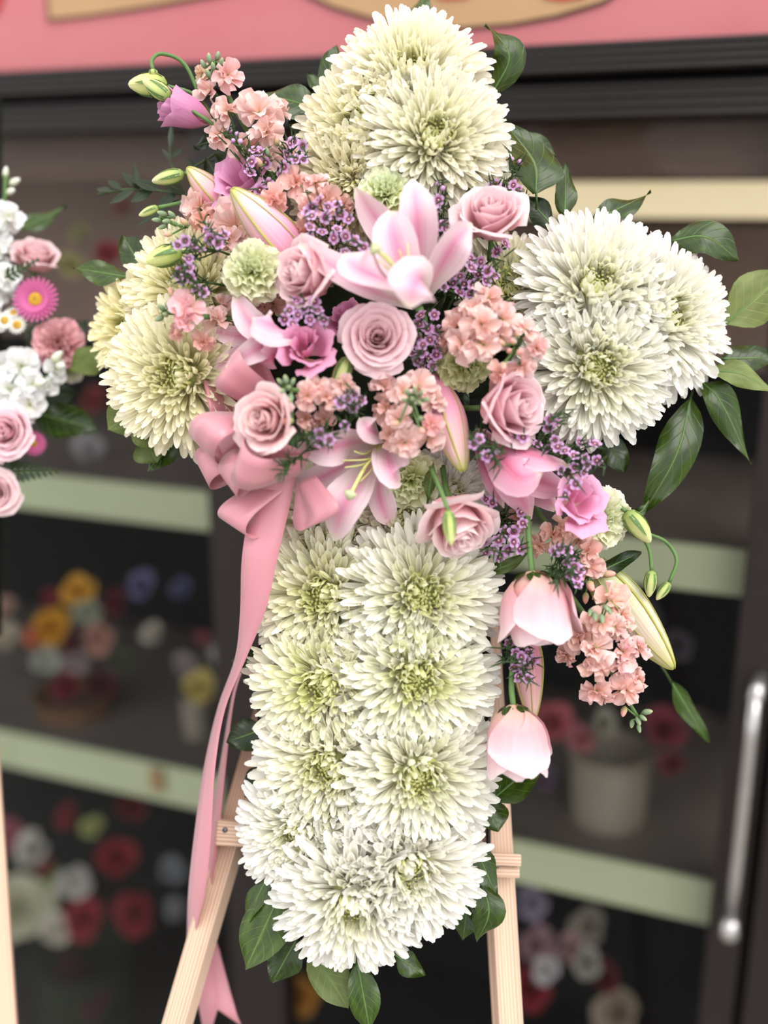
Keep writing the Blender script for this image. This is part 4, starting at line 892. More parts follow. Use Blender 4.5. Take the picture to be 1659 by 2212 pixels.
# closed green buds on thin stems
lisi_bud('plump green lisianthus bud with a white lip at the far corner', (277, 182, .0), (362, 186, .0), 25, [(470, 262, .01), (420, 205, .005), (362, 186, .0)], tint=(1.1, 1.06, 1.0))
lisi_bud('slim green lisianthus bud on the long straight stem over the mauve bloom', (308, 172, -.02), (368, 212, -.02), 18, [(545, 345, .0), (470, 275, -.012), (368, 212, -.02)])
lisi_bud('small green lisianthus bud on the arched stem', (332, 165, -.005), (330, 150, -.005), 10, [(440, 230, .01), (400, 140, .005), (350, 116, .0), (328, 130, -.003), (330, 150, -.005)])
lisi_bud('green lisianthus bud lying beside the dark ruscus leaves', (328, 392, .0), (398, 375, .0), 16, [(470, 390, .01), (430, 372, .005), (398, 375, .0)])
lisi_bud('tiny green lisianthus bud under the ruscus leaves', (300, 466, .0), (342, 448, .0), 10, [(420, 430, .01), (380, 440, .005), (342, 448, .0)])
lisi_bud('pale green lisianthus bud lying on the shaded mum', (315, 566, -.05), (392, 545, -.045), 24, [(470, 540, -.03), (430, 540, -.04), (392, 545, -.045)], tint=(1.05, 1.08, .9))
lisi_bud('pale green lisianthus bud pointing down under the centre rose', (722, 850, -.075), (752, 772, -.07), 20, [(790, 720, -.04), (768, 742, -.06), (752, 772, -.07)])
lisi_bud('green lisianthus bud dangling in front of the hanging rose', (975, 1178, -.11), (968, 1102, -.105), 15, [(930, 1010, -.07), (952, 1060, -.095), (968, 1102, -.105)], tint=(.9, .95, .8))
lisi_bud('cream lisianthus bud beside the cream carnation', (1405, 1172, -.02), (1352, 1105, -.02), 22, [(1295, 1060, .0), (1322, 1080, -.012), (1352, 1105, -.02)])
lisi_bud('hanging green lisianthus bud on the inner curling stem', (1402, 1290, -.012), (1408, 1232, -.012), 14, [(1380, 1150, -.005), (1402, 1185, -.01), (1408, 1232, -.012)])
lisi_bud('hanging green lisianthus bud on the outer curling stem', (1418, 1296, .0), (1446, 1258, .0), 11, [(1390, 1150, .01), (1438, 1170, .005), (1462, 1210, .0), (1446, 1258, .0)])

# ---------------------------------------------------------------- carnations
carnation(540, 578, 72, -0.070, (-.15, .1, 1), 'pale green carnation between the wax flower and the half-open rose', (1.0, .99, .90))
carnation(830, 405, 72, -0.058, (-.05, .35, .9), 'green-white carnation behind the petals of the upper lily', (1.0, 1.02, .94))
carnation(1012, 795, 68, -0.055, (.25, -.45, .8), 'frilly green carnation under the peach stock head', (.88, .90, .68))
carnation(885, 1045, 72, -0.035, (-.1, -.3, 1), 'green carnation at the petals of the lower open lily', (.98, .98, .86))
carnation(1312, 1122, 72, -0.022, (.25, -.1, .95), 'cream carnation at the edge beside the curling bud stems', (1.06, 1.04, 1.02), n=50)

# ---------------------------------------------------------------- stock
pk = (1.0, .97, 1.03)
stock('peach stock spike leaning to the top corner, green buds at its tip', [(610, 420, .02), (560, 330, .01), (500, 220, .0), (465, 130, -.005)], [
 (492, 162, 34, -.012, (.2, .1, 1), (.98, .86, .9)), (455, 195, 36, .002, (-.5, .2, 1)), (438, 158, 28, .01, (-.6, .3, .6), (1, 1.1, .9)), (492, 240, 38, -.02, (-.3, .1, 1)),
 (560, 245, 54, -.025, (.1, .2, 1)), (600, 242, 36, -.01, (.5, .2, .8)), (575, 285, 38, -.03, (.1, -.2, 1)), (472, 292, 36, -.012, (-.4, 0, 1)), (545, 225, 36, -.008, (-.1, .5, .8)), (530, 315, 38, -.018, (-.2, -.1, 1))],
 [(452, 128, 13, -.01, (-.1, 1, .3)), (470, 122, 11, -.008, (.3, 1, .2)), (440, 140, 12, -.004, (-.5, .9, .2)), (478, 136, 12, -.014, (.3, .7, .6)), (460, 145, 11, -.02, (0, .8, .8)), (450, 160, 12, -.018, (-.3, .6, .7))])
stock('peach stock head above the long lily bud, half under the wax flower', [(690, 520, .0), (650, 440, -.01), (600, 340, -.01), (590, 305, -.012)], [
 (580, 345, 36, -.02, (-.1, .2, 1)), (620, 340, 34, -.015, (.2, .3, .9)), (592, 432, 34, -.05, (-.1, -.3, 1), (1, .84, .82)), (640, 395, 36, -.045, (0, .2, 1), (1, .88, .86)), (680, 395, 34, -.045, (.1, .5, .9), (1, .92, .94)),
 (705, 440, 40, -.045, (.3, .1, 1), (1, .90, .86)), (672, 448, 38, -.052, (0, 0, 1), (1, .88, .86)), (740, 445, 30, -.035, (.4, .2, .9), (1, .92, .9)), (665, 500, 40, -.042, (-.2, -.2, 1), (1, .9, .84)), (715, 500, 36, -.03, (.2, -.3, .9), (1, .88, .8))],
 [(598, 305, 14, -.03, (0, 1, .3), 'budpeach'), (560, 352, 14, -.04, (-.5, .7, .5), 'budpeach'), (578, 330, 12, -.035, (-.2, .9, .4))])
stock('broad peach stock blooms behind the two upper lily buds', [(560, 560, .01), (500, 490, .0), (400, 490, -.005), (345, 468, -.01)], [
 (432, 448, 52, -.004, (-.5, .3, .8)), (440, 480, 34, -.012, (-.3, -.2, 1), (1, .82, .74)), (512, 490, 66, -.018, (-.2, .2, 1)), (490, 520, 40, -.024, (-.1, -.1, 1)), (590, 655, 44, -.02, (.0, -.2, 1), (.92, .86, .8)), (560, 660, 34, -.02, (-.3, -.1, 1), (.92, .86, .8))],
 [(352, 462, 13, -.02, (-1, .3, .2)), (340, 475, 12, -.018, (-1, .0, .2)), (362, 478, 12, -.026, (-.8, -.1, .5)), (372, 465, 12, -.024, (-.6, .6, .4)), (352, 490, 11, -.016, (-.9, -.4, .3)), (398, 480, 13, -.022, (-.6, .6, .4), 'budpeach'), (365, 506, 12, -.03, (-.9, -.2, .3), 'budpeach')])
stock('small pink stock sprig with grey-green bud tip across the shaded mum', [(510, 690, -.03), (440, 684, -.05), (380, 676, -.06), (350, 676, -.062)], [
 (405, 668, 42, -.075, (-.1, .2, 1), (1, .86, .96)), (398, 690, 28, -.078, (-.3, -.1, 1), (1, .78, .9)), (440, 738, 30, -.055, (0, -.4, .9), (.95, .8, .78)), (470, 690, 34, -.045, (.1, .2, .9)), (482, 660, 30, -.04, (.2, .4, .9)), (385, 718, 22, -.06, (-.4, -.6, .6), (.9, .76, .72))],
 [(350, 665, 12, -.07, (-.7, .6, .4)), (362, 660, 11, -.075, (-.2, .8, .5)), (345, 688, 12, -.066, (-.9, -.4, .3)), (358, 680, 11, -.078, (-.4, .1, 1)), (370, 635, 15, -.07, (-.2, 1, .3), 'budpeach'), (385, 712, 15, -.07, (-.4, -.8, .4), 'budpeach')])
stock('pink stock sprig over the bow-side rose, grey-green bud tip', [(760, 880, -.05), (690, 852, -.08), (630, 842, -.095), (612, 835, -.097)], [
 (665, 855, 32, -.095, (-.3, .1, 1), (1, .9, .9)), (690, 838, 34, -.09, (0, .3, 1)), (705, 858, 34, -.092, (.1, 0, 1), (1, .92, .9)), (742, 832, 34, -.08, (.3, .3, .9)), (735, 865, 30, -.08, (.2, -.3, .9)), (660, 905, 30, -.082, (-.1, -.4, .9), (.97, .88, .86)), (700, 905, 32, -.075, (.1, -.3, .9), (.95, .86, .84))],
 [(618, 822, 13, -.103, (-.2, .9, .4)), (606, 826, 11, -.1, (-.6, .7, .4)), (624, 838, 12, -.108, (.1, .3, 1)), (612, 845, 12, -.106, (-.4, -.1, 1)), (632, 826, 11, -.103, (.4, .8, .4)), (628, 858, 14, -.104, (0, -.8, .6)), (596, 853, 13, -.1, (-.9, -.3, .3)), (622, 910, 18, -.1, (-.9, -.1, .4), 'budpeach')])
stock('peach stock head with grey-green buds directly under the centre rose', [(875, 1010, -.02), (880, 940, -.05), (888, 880, -.085), (888, 852, -.1)], [
 (832, 838, 42, -.075, (-.4, .4, .9), (.98, .9, .92)), (835, 880, 38, -.075, (-.5, 0, .9), (.96, .86, .82)), (905, 835, 46, -.08, (.2, .4, .9)), (935, 865, 36, -.075, (.5, .1, .9)), (870, 850, 36, -.088, (-.1, .2, 1)), (862, 905, 34, -.09, (-.2, 0, 1)), (875, 955, 42, -.09, (-.1, -.3, 1)), (925, 945, 42, -.08, (.3, -.3, .9)), (930, 915, 28, -.095, (.3, .2, 1), (1.02, .8, .86)), (845, 940, 32, -.08, (-.4, -.3, .9), (.96, .86, .8))],
 [(880, 848, 12, -.112, (-.3, .8, .5)), (896, 845, 12, -.113, (.1, .9, .5)), (908, 850, 11, -.11, (.5, .7, .5)), (890, 862, 12, -.118, (0, .1, 1)), (874, 864, 11, -.113, (-.6, .2, .7)), (918, 864, 12, -.105, (.8, .2, .5)), (905, 870, 11, -.113, (.4, -.1, 1)), (908, 905, 13, -.11, (.3, .2, 1)), (855, 915, 16, -.105, (-.7, .0, .7), 'budpeach'), (910, 930, 17, -.105, (.2, -.3, 1), 'budpeach')])
stock('full peach stock head beside the open centre rose and white arm mum', [(1000, 800, -.02), (1030, 740, -.045), (1050, 680, -.05), (1060, 640, -.045)], [
 (1055, 645, 42, -.068, (.0, .6, .8)), (1025, 668, 42, -.072, (-.3, .3, .9)), (988, 705, 42, -.07, (-.6, .0, .8), (.98, .9, .88)), (1040, 700, 44, -.088, (-.1, .1, 1), (1, .95, .93)), (1085, 690, 44, -.075, (.4, .2, .9)), (1000, 745, 46, -.078, (-.3, -.3, .9)), (1045, 745, 44, -.085, (.1, -.3, 1)), (1080, 725, 38, -.08, (.4, -.2, .9)), (968, 735, 30, -.06, (-.8, -.2, .6), (.96, .88, .84))], [])
stock('small peach stock sprig with round buds next to the large white arm mum', [(1060, 830, -.03), (1095, 780, -.06), (1120, 745, -.07), (1135, 715, -.07)], [
 (1135, 712, 32, -.085, (.2, .6, .8)), (1160, 752, 36, -.08, (.5, .1, .9), (1, .96, 1)), (1128, 790, 36, -.08, (.2, -.4, .9), (1, .96, .98)), (1080, 805, 30, -.082, (-.1, -.6, .8), (1, .85, .82))],
 [(1118, 722, 12, -.09, (-.2, .8, .5), 'budpeach'), (1108, 738, 13, -.092, (-.4, .4, .8), 'budpeach'), (1085, 742, 14, -.09, (-.6, .3, .8), 'budpeach'), (1100, 758, 13, -.093, (0, 0, 1), 'budpeach'), (1122, 762, 16, -.095, (.2, 0, 1), 'budpeach'), (1088, 790, 14, -.095, (-.1, -.6, .8), 'budpeach')])
stock('peach stock blooms under the side-turned deep pink lily', [(1130, 1060, .0), (1180, 1130, -.015), (1240, 1195, -.02), (1280, 1215, -.02)], [
 (1195, 1155, 40, -.03, (-.1, .2, 1), (1.02, .95, .85)), (1225, 1140, 34, -.028, (.2, .3, .9), (1.02, .95, .85)), (1165, 1180, 34, -.025, (-.4, -.2, .9), (1.02, .97, .88)), (1268, 1195, 36, -.03, (.3, .1, .9), (1, .93, .9)), (1272, 1225, 34, -.028, (.1, -.4, .9), (1, .93, .92)), (1120, 1120, 32, .0, (-.2, 0, 1), (.95, .85, .8)), (1250, 1165, 28, -.022, (.2, .5, .8))], [(1312, 1240, 18, -.02, (1, .1, .3), 'budpeach'), (1275, 1265, 20, -.035, (.1, -.5, .9), 'budpeach'), (1265, 1290, 15, -.025, (-.1, -1, .3), 'budpeach')])
stock('long peach stock spike hanging down beside the pale lily bud', [(1235, 1290, -.01), (1290, 1370, -.02), (1325, 1460, -.02), (1380, 1552, -.012)], [
 (1320, 1300, 44, -.04, (.2, .4, .9), (1.02, .97, .9)), (1340, 1330, 38, -.035, (.5, .2, .8), (1.02, .97, .9)), (1300, 1345, 44, -.05, (-.1, .1, 1), (1, .95, .9)), (1250, 1375, 42, -.04, (-.6, -.1, .8), (.97, .9, .86)), (1285, 1400, 44, -.05, (-.2, -.1, 1)), (1330, 1355, 36, -.046, (.3, 0, 1)), (1345, 1408, 42, -.045, (.3, 0, 1), (1, .93, .97)), (1378, 1398, 32, -.035, (.7, .3, .7), (1, .93, .96)), (1290, 1435, 40, -.045, (-.1, -.4, .9), (1, .93, .86)), (1345, 1440, 34, -.042, (.2, -.4, .9), (1, .92, .96)), (1225, 1415, 30, -.03, (-.8, -.3, .5), (.96, .88, .84)),
 (1288, 1492, 38, -.035, (-.3, -.6, .7), (1, .92, .92)), (1352, 1490, 38, -.035, (.3, -.3, .9), (1, .92, .9)), (1378, 1468, 26, -.03, (.7, .3, .6), (1, .92, .9)), (1310, 1500, 26, -.03, (.1, -.6, .7), (1, .92, .9))],
 [(1285, 1330, 13, -.068, (0, -.9, .5)), (1300, 1335, 13, -.07, (.1, -.9, .5)), (1315, 1318, 12, -.068, (.4, -.7, .5)), (1275, 1322, 11, -.066, (-.3, -.8, .5)), (1308, 1312, 12, -.066, (.3, -.4, .8)), (1318, 1292, 14, -.05, (.4, .3, .8), 'budpeach'), (1348, 1535, 14, -.02, (-.3, -.9, .3), 'budpeach'), (1396, 1538, 14, -.018, (.9, .2, .4)), (1378, 1556, 12, -.022, (.3, -.8, .5)), (1388, 1550, 11, -.025, (.7, -.5, .5)), (1365, 1562, 11, -.014, (-.2, -1, .3)), (1380, 1572, 11, -.014, (.2, -1, .3))])
# ---------------------------------------------------------------- wax flower sprigs
wax('wax flower sprig beside the cream mum of the upper arm', (600, 400, .0), [(635, 305), (655, 315), (618, 335), (640, 345), (655, 345), (612, 360), (625, 310)], d=-.045, seed=2, needles=40)
wax('mauve wax flower between the mauve lisianthus and the peach stock', (600, 470, .0), [(545, 350), (560, 330), (540, 375), (580, 395), (560, 410), (595, 405), (550, 325), (575, 350), (605, 380)], d=-.04, seed=3, needles=36, extra=[(480, 270), (515, 300), (495, 320)], buds=[(497, 283), (512, 292), (520, 305), (503, 305)])
wax('wax flower sprig over the peach stock next to the upper lily', (720, 560, .0), around(705, 480, 50, 52, 17, 11) + [(765, 520), (785, 535), (745, 545), (740, 465), (665, 460)], d=-.075, seed=4, needles=60)
wax('wax flower sprig with fine needles over the shaded cream mum', (520, 560, -.02), [(455, 515), (470, 525), (385, 530), (400, 520), (415, 535), (432, 540), (408, 560), (485, 510), (445, 500)], d=-.078, seed=5, needles=85, nlen=32, extra=[(370, 525), (440, 480)])
wax('small wax flower sprig beside the green carnation and pink stock sprig', (500, 620, -.03), [(390, 585), (405, 590), (395, 605), (412, 600), (385, 600), (425, 625), (440, 632), (408, 578)], d=-.078, seed=6, needles=70, nlen=30)
wax('wax flower sprig under the half-open rose', (690, 720, -.02), [(640, 650), (660, 655), (685, 672), (625, 670), (645, 680), (670, 690), (615, 690), (632, 700), (700, 690), (658, 665), (680, 650)], d=-.082, seed=7, needles=24)
wax('wax flower sprig standing up beside the pale upper rose', (960, 560, .0), [(935, 440), (948, 432), (950, 490), (960, 480), (938, 500), (962, 495), (940, 455)], d=-.06, seed=8, needles=40, extra=[(945, 395), (965, 400)], buds=[(946, 396), (957, 408)])
wax('wax flower sprig at the big glossy leaf above the white arm mum', (1090, 490, .0), [(1070, 400), (1110, 400), (1095, 418), (1120, 410), (1100, 440), (1125, 440), (1108, 428), (1060, 405), (1085, 410)], d=-.035, seed=9, needles=50, extra=[(1105, 340), (1110, 355), (1145, 430)], buds=[(1104, 345), (1122, 352)])
wax('broad wax flower sprig between the upper lily and the peach stock head', (950, 700, .0), around(1000, 590, 55, 48, 22, 12, 20) + [(1075, 545), (1090, 527), (1065, 595), (960, 580), (950, 610)], d=-.06, seed=10, needles=110, nlen=30, extra=[(1095, 580), (1085, 560)])
wax('shaded wax flower sprig beside the open centre rose', (930, 800, -.01), around(915, 760, 32, 40, 14, 13, 18) + [(910, 682), (938, 680), (925, 710), (945, 715), (905, 700)], d=-.062, seed=11, needles=50, tint=(.92, .88, .92))
wax('wax flower sprig among the stock blooms above the lower lily', (790, 920, -.02), [(765, 850), (763, 880), (735, 870), (745, 920), (780, 865), (752, 862)], d=-.098, seed=12, needles=60, nlen=30)
wax('wax flower twig with rosemary-like needles crossing above the lower lily', (740, 900, -.04), [(692, 935), (712, 950), (690, 955), (680, 940)], d=-.1, seed=13, needles=90, nlen=34, extra=[(625, 960), (610, 1015), (640, 950), (605, 1020)])
wax('wax flower sprig spilling between the side-turned rose and the arm mum', (1140, 930, -.02), [(1190, 905), (1200, 915), (1185, 925), (1160, 960), (1185, 970), (1200, 950), (1205, 965), (1130, 945), (1105, 950)], d=-.07, seed=14, needles=60, extra=[(1215, 890)])
wax('pale mauve wax flower sprig over the pink lisianthus', (1160, 970, -.02), [(1250, 955), (1275, 953), (1285, 960), (1240, 985), (1262, 990), (1240, 1010), (1270, 1005), (1290, 995), (1220, 975), (1260, 1020), (1210, 1015), (1245, 1045), (1222, 1070)], d=-.072, seed=15, needles=50, extra=[(1310, 1010), (1270, 1030)], tint=(1.05, 1.03, 1.04))
wax('wax flower sprig with needles hanging over the side-turned lily', (1040, 900, -.03), [(1025, 960), (1035, 948), (1050, 985)], d=-.095, seed=16, needles=60, nlen=32, extra=[(1070, 990), (1080, 1010), (1075, 970)], buds=[(1042, 980), (1075, 978)])
wax('dark wax flower sprig between the hanging rose and the lily', (1090, 1080, .0), around(1085, 1175, 45, 32, 14, 17, 20) + [(1065, 1085), (1050, 1080), (1110, 1080), (1125, 1105), (1130, 1130)], d=-.045, seed=17, needles=60, tint=(.95, .92, .96), buds=[(1063, 1105), (1068, 1118), (1090, 1160), (1075, 1165)])
wax('wax flower sprig draped over the large rounded rose', (1180, 1180, -.01), [(1210, 1185), (1225, 1190), (1235, 1200), (1222, 1212), (1240, 1222), (1250, 1232), (1245, 1250), (1232, 1240), (1248, 1262), (1200, 1190)], d=-.068, seed=18, needles=120, nlen=34, extra=[(1200, 1260), (1215, 1250), (1190, 1240)], tint=(1.05, 1.03, 1.06))
wax('hanging wax flower sprig between the rounded rose and the lowest rose', (1105, 1370, .0), [(1100, 1388), (1150, 1385), (1115, 1410), (1140, 1410), (1150, 1430), (1112, 1440), (1130, 1445), (1118, 1460), (1140, 1465), (1135, 1425), (1125, 1420)], d=-.05, seed=19, needles=80, tint=(1.03, 1.0, 1.04), extra=[(1085, 1430), (1090, 1400)])
# ---------------------------------------------------------------- leaves round the cross
LV = [  # label, foot, tip, half width, options
 ('curled leaf standing at the top of the cross beside the uppermost mum', (1062, 205, .01), (1050, 50, .0), 36, dict(mid=(1100, 120, -.004), face=(-.5, 0, 1), face2=(.6, .2, .6), tint=(1.1, 1.1, 1))),
 ('pointed leaf rising behind the top mum cluster on the sign side', (698, 205, .02), (727, 96, .025), 27, dict(face=(-.2, .2, 1))),
 ('round green leaf between the peach stock spike and the upper mums', (694, 236, .01), (562, 200, .015), 46, dict(face=(-.1, .5, .9), tint=(1.05, 1.05, 1))),
 ('small leaf above the round one, against the dark frame', (735, 215, .02), (664, 160, .02), 28, dict(face=(0, .4, .9))),
 ('dark leaf under the round one, behind the peach stock', (690, 290, .01), (618, 248, .014), 30, dict(mat='leafdark')),
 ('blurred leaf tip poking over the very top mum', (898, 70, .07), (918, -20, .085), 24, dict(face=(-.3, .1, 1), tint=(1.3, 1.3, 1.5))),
 ('big glossy leaf reflecting the sky above the white arm mums', (1158, 418, -.012), (1096, 272, .0), 68, dict(face=(.25, .75, .75), mid=(1152, 350, -.012), cup=.05, fold=.1)),
 ('leaf half hidden behind the big glossy one', (1090, 290, .03), (1202, 335, .04), 34, dict(face=(0, .3, 1))),
 ('upright narrow leaf next to the big glossy one', (1220, 470, .0), (1222, 352, .0), 27, dict(face=(.3, .1, 1))),
 ('leaf leaning out over the light strip above the arm', (1275, 480, .005), (1407, 417, .01), 33, dict(face=(.1, .4, .9), face2=(.0, .9, .4), mat='leaf', tint=(.9, .9, .9))),
 ('dark leaf tucked under the big glossy one', (1195, 490, .0), (1132, 418, .0), 26, dict(mat='leafdark')),
 ('broad wavy leaf above the outermost white mum', (1452, 520, .015), (1597, 562, .01), 46, dict(mid=(1525, 512, .005), face=(-.1, .5, .9), face2=(.1, .1, 1))),
 ('large pale leaf at the outer end of the arm, seen from beneath', (1568, 700, .02), (1700, 585, .02), 58, dict(mat='leafpale', face=(.2, 0, 1))),
 ('dark pointed leaf below the large pale one', (1560, 775, .02), (1672, 772, .02), 38, dict(mat='leaf', tint=(.75, .8, .8), face=(.1, .4, .9))),
 ('thin pale leaf below the outermost mum', (1530, 800, .012), (1672, 848, .01), 27, dict(mat='leafpale', mid=(1600, 808, .006), tint=(1.1, 1.12, 1.2))),
 ('wavy leaf curling downwards past the outer mum', (1508, 818, .02), (1622, 1004, .01), 32, dict(mid=(1558, 870, .01), wave=.006, tint=(1.05, 1.1, 1))),
 ('long wavy leaf hanging from the underside of the arm', (1492, 858, .02), (1388, 1112, .015), 44, dict(mid=(1462, 980, .005), wave=.007, face=(.3, .2, 1), face2=(-.3, 0, 1))),
 ('small dark leaf behind the hanging petals of the arm', (1310, 940, .02), (1348, 1022, .02), 32, dict(mat='leaf', tint=(.7, .75, .7))),
 ('thin curled leaf tip above the cream bud', (1352, 1112, .01), (1404, 1075, .008), 10, dict(mid=(1385, 1105, .005))),
 ('dark lance leaf beneath the cream carnation', (1285, 1240, -.005), (1386, 1192, .0), 20, dict(mat='leafdark', face=(0, .5, .8), tint=(1.1, 1.2, 1.1))),
 ('lone leaf on a thin stem below the pale lily bud', (1448, 1470, .06), (1530, 1604, .075), 22, dict(face=(.3, .2, 1), tint=(1.1, 1.2, 1), stalk=.03)),
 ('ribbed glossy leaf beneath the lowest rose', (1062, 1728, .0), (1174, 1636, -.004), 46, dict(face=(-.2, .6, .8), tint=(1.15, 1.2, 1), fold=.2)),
 ('shorter leaf beneath the ribbed one at the easel leg', (1050, 1722, .01), (1078, 1796, .0), 38, dict(face=(.2, .5, .8))),
 ('dark squared-off leaf stub where the ribbon tail twists', (572, 1428, .02), (500, 1428, .02), 32, dict(mat='leafdark', face=(-.2, .1, 1), tint=(1.1, 1.2, 1.1))),
 ('dark leaf beside the ribbon tail, lower than the stub', (572, 1575, .02), (489, 1602, .02), 36, dict(mat='leafdark')),
 ('dark leaf where the easel leg meets the mums', (572, 1650, .02), (532, 1722, .025), 26, dict(mat='leafdark')),
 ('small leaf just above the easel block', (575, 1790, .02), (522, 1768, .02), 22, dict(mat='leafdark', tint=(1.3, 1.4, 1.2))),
 ('olive leaf edge-on beside the easel leg at the foot of the cross', (580, 1890, .0), (516, 2020, .0), 26, dict(face=(-.8, 0, .6), tint=(1.2, 1.15, 1))),
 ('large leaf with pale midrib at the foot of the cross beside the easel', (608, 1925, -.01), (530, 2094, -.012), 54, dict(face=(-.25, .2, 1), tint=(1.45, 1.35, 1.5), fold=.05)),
 ('dark leaf under the large one at the foot', (640, 2030, .005), (588, 2122, .005), 40, dict(mat='leaf', tint=(.75, .8, .75))),
 ('grey-green leaf underside beneath the lowest mum', (672, 2045, .0), (752, 2178, -.002), 44, dict(mat='leafpale', tint=(.85, .9, 1.0), face=(-.1, .1, 1))),
 ('glossy leaf pointing straight down under the lowest mum', (772, 2080, -.01), (800, 2232, -.012), 36, dict(face=(.3, .35, 1), tint=(1.2, 1.25, 1.1))),
 ('short leaf under the lowest mum on the far easel leg side', (850, 2060, .0), (918, 2108, .0), 26, dict(face=(.1, .6, .8))),
 ('glossy leaf curling beside the foot of the cross, lower of two', (1035, 1895, .005), (1030, 2035, .0), 38, dict(mid=(1056, 1970, -.006), face=(.45, .35, .9))),
 ('dark glossy leaf over the far easel leg, upper of two', (1022, 1822, -.006), (1072, 1932, -.012), 30, dict(face=(.35, .2, 1), tint=(.9, .95, .9))),
 ('small leaf tucked behind the lower of the two by the far leg', (1010, 1950, .012), (1000, 2032, .012), 26, dict(tint=(1.1, 1.15, 1))),
 ('bright leaf sticking out past the shaded arm', (282, 600, .03), (158, 578, .035), 30, dict(face=(-.1, .5, .9), tint=(1.25, 1.2, .9))),
 ('dark leaf standing above the shaded arm mum', (308, 582, .03), (266, 508, .035), 32, dict(mat='leaf', tint=(.85, .9, .8))),
 ('pale cupped leaf below the shaded arm, outermost', (300, 880, .02), (232, 928, .02), 44, dict(mat='leafpale', face=(-.3, 0, 1), tint=(.9, .95, .9))),
 ('pale broad leaf below the shaded arm mums', (290, 900, .015), (355, 968, .01), 40, dict(mat='leafpale', tint=(.95, 1, 1))),
 ('pale leaf folded under the broad one', (310, 950, .02), (340, 1000, .02), 40, dict(mat='leafpale', tint=(.85, .92, .9))),
 ('dark green leaf at the bottom of the pale trio', (385, 940, .025), (318, 1018, .025), 30, dict(tint=(1, 1.1, .9))),
 ('dark leaf under the closed mauve lisianthus', (470, 300, .02), (418, 318, .02), 18, dict(mat='leafdark')),
 ('dark leaf beside the peach stock stem', (500, 372, .02), (478, 290, .02), 24, dict(mat='leafdark', tint=(1.2, 1.3, 1))),
 ('dark leaf behind the mauve lisianthus', (480, 400, .02), (445, 340, .02), 22, dict(mat='leafdark')),
 ('grey-green lance leaf over the large rounded rose', (1040, 1238, -.01), (1142, 1192, -.03), 14, dict(mat='leafpale', tint=(.55, .65, .6), mid=(1095, 1222, -.03))),
 ('dark leaf in the gap below the upper lily', (900, 700, -.0), (960, 640, -.02), 34, dict(mat='leafdark')),
 ('dark leaf in the gap beside the closed rosy lily bud', (940, 800, .0), (1010, 900, -.03), 36, dict(mat='leafdark')),
 ('grey leaf sliver beside the hanging rose', (925, 1075, -.04), (935, 1000, -.055), 14, dict(mat='leafpale', tint=(.5, .6, .5))),
]
for l in LV: leaf(l[0], l[1], l[2], l[3], **l[4])
# dark ruscus sprig on the shaded side
base = P(420, 425, .02); rs = thing('ruscus_sprig', 'dark ruscus sprig with small pointed leaves beside the green bud', 'foliage', base, 'glossy leaves of the spray')
pth = [(420, 425, .02), (340, 412, .03), (270, 410, .04), (212, 420, .05)]
ob('stem', mk('stem', *tube_geo([P(*q) - base for q in pth], .0013, 6), M['darkstem']), rs)
for (a, b, h) in [((400, 420, .02), (345, 385, .02), 16), ((380, 418, .02), (340, 450, .02), 15), ((350, 412, .03), (285, 388, .03), 15), ((330, 412, .03), (282, 436, .03), 15), ((310, 412, .035), (262, 372, .04), 12), ((290, 410, .035), (236, 440, .04), 13), ((262, 410, .04), (232, 388, .045), 10), ((240, 412, .045), (208, 408, .05), 10), ((390, 430, .02), (290, 490, .03), 10), ((300, 412, .03), (290, 350, .04), 7)]:
    V, Fc, A = blade([P(*a), P(*b)], [SZ(h, a[2]) * w for w in LEAF_W], CV(.1, .5, .8), .1, 4, 8, origin=base); ob('leaf', mk('leaf', V, Fc, M['leafdark'], A), rs)
base = P(470, 330, .03); rs = thing('ruscus_sprig', 'thin dark ruscus tendril hanging against the glass', 'foliage', base, 'glossy leaves of the spray')
ob('stem', mk('stem', *tube_geo([P(*q) - base for q in [(470, 330, .03), (400, 370, .04), (372, 360, .05), (366, 300, .055)]], .0011, 6), M['darkstem']), rs)
for (a, b, h) in [((372, 350, .05), (350, 320, .05), 7), ((370, 340, .05), (392, 322, .05), 7), ((368, 320, .05), (370, 270, .055), 6), ((400, 370, .04), (352, 372, .05), 8), ((420, 362, .04), (400, 340, .04), 8)]:
    V, Fc, A = blade([P(*a), P(*b)], [SZ(h, a[2]) * w for w in LEAF_W], CV(.1, .5, .8), .1, 4, 8, origin=base); ob('leaf', mk('leaf', V, Fc, M['leafdark'], A), rs)

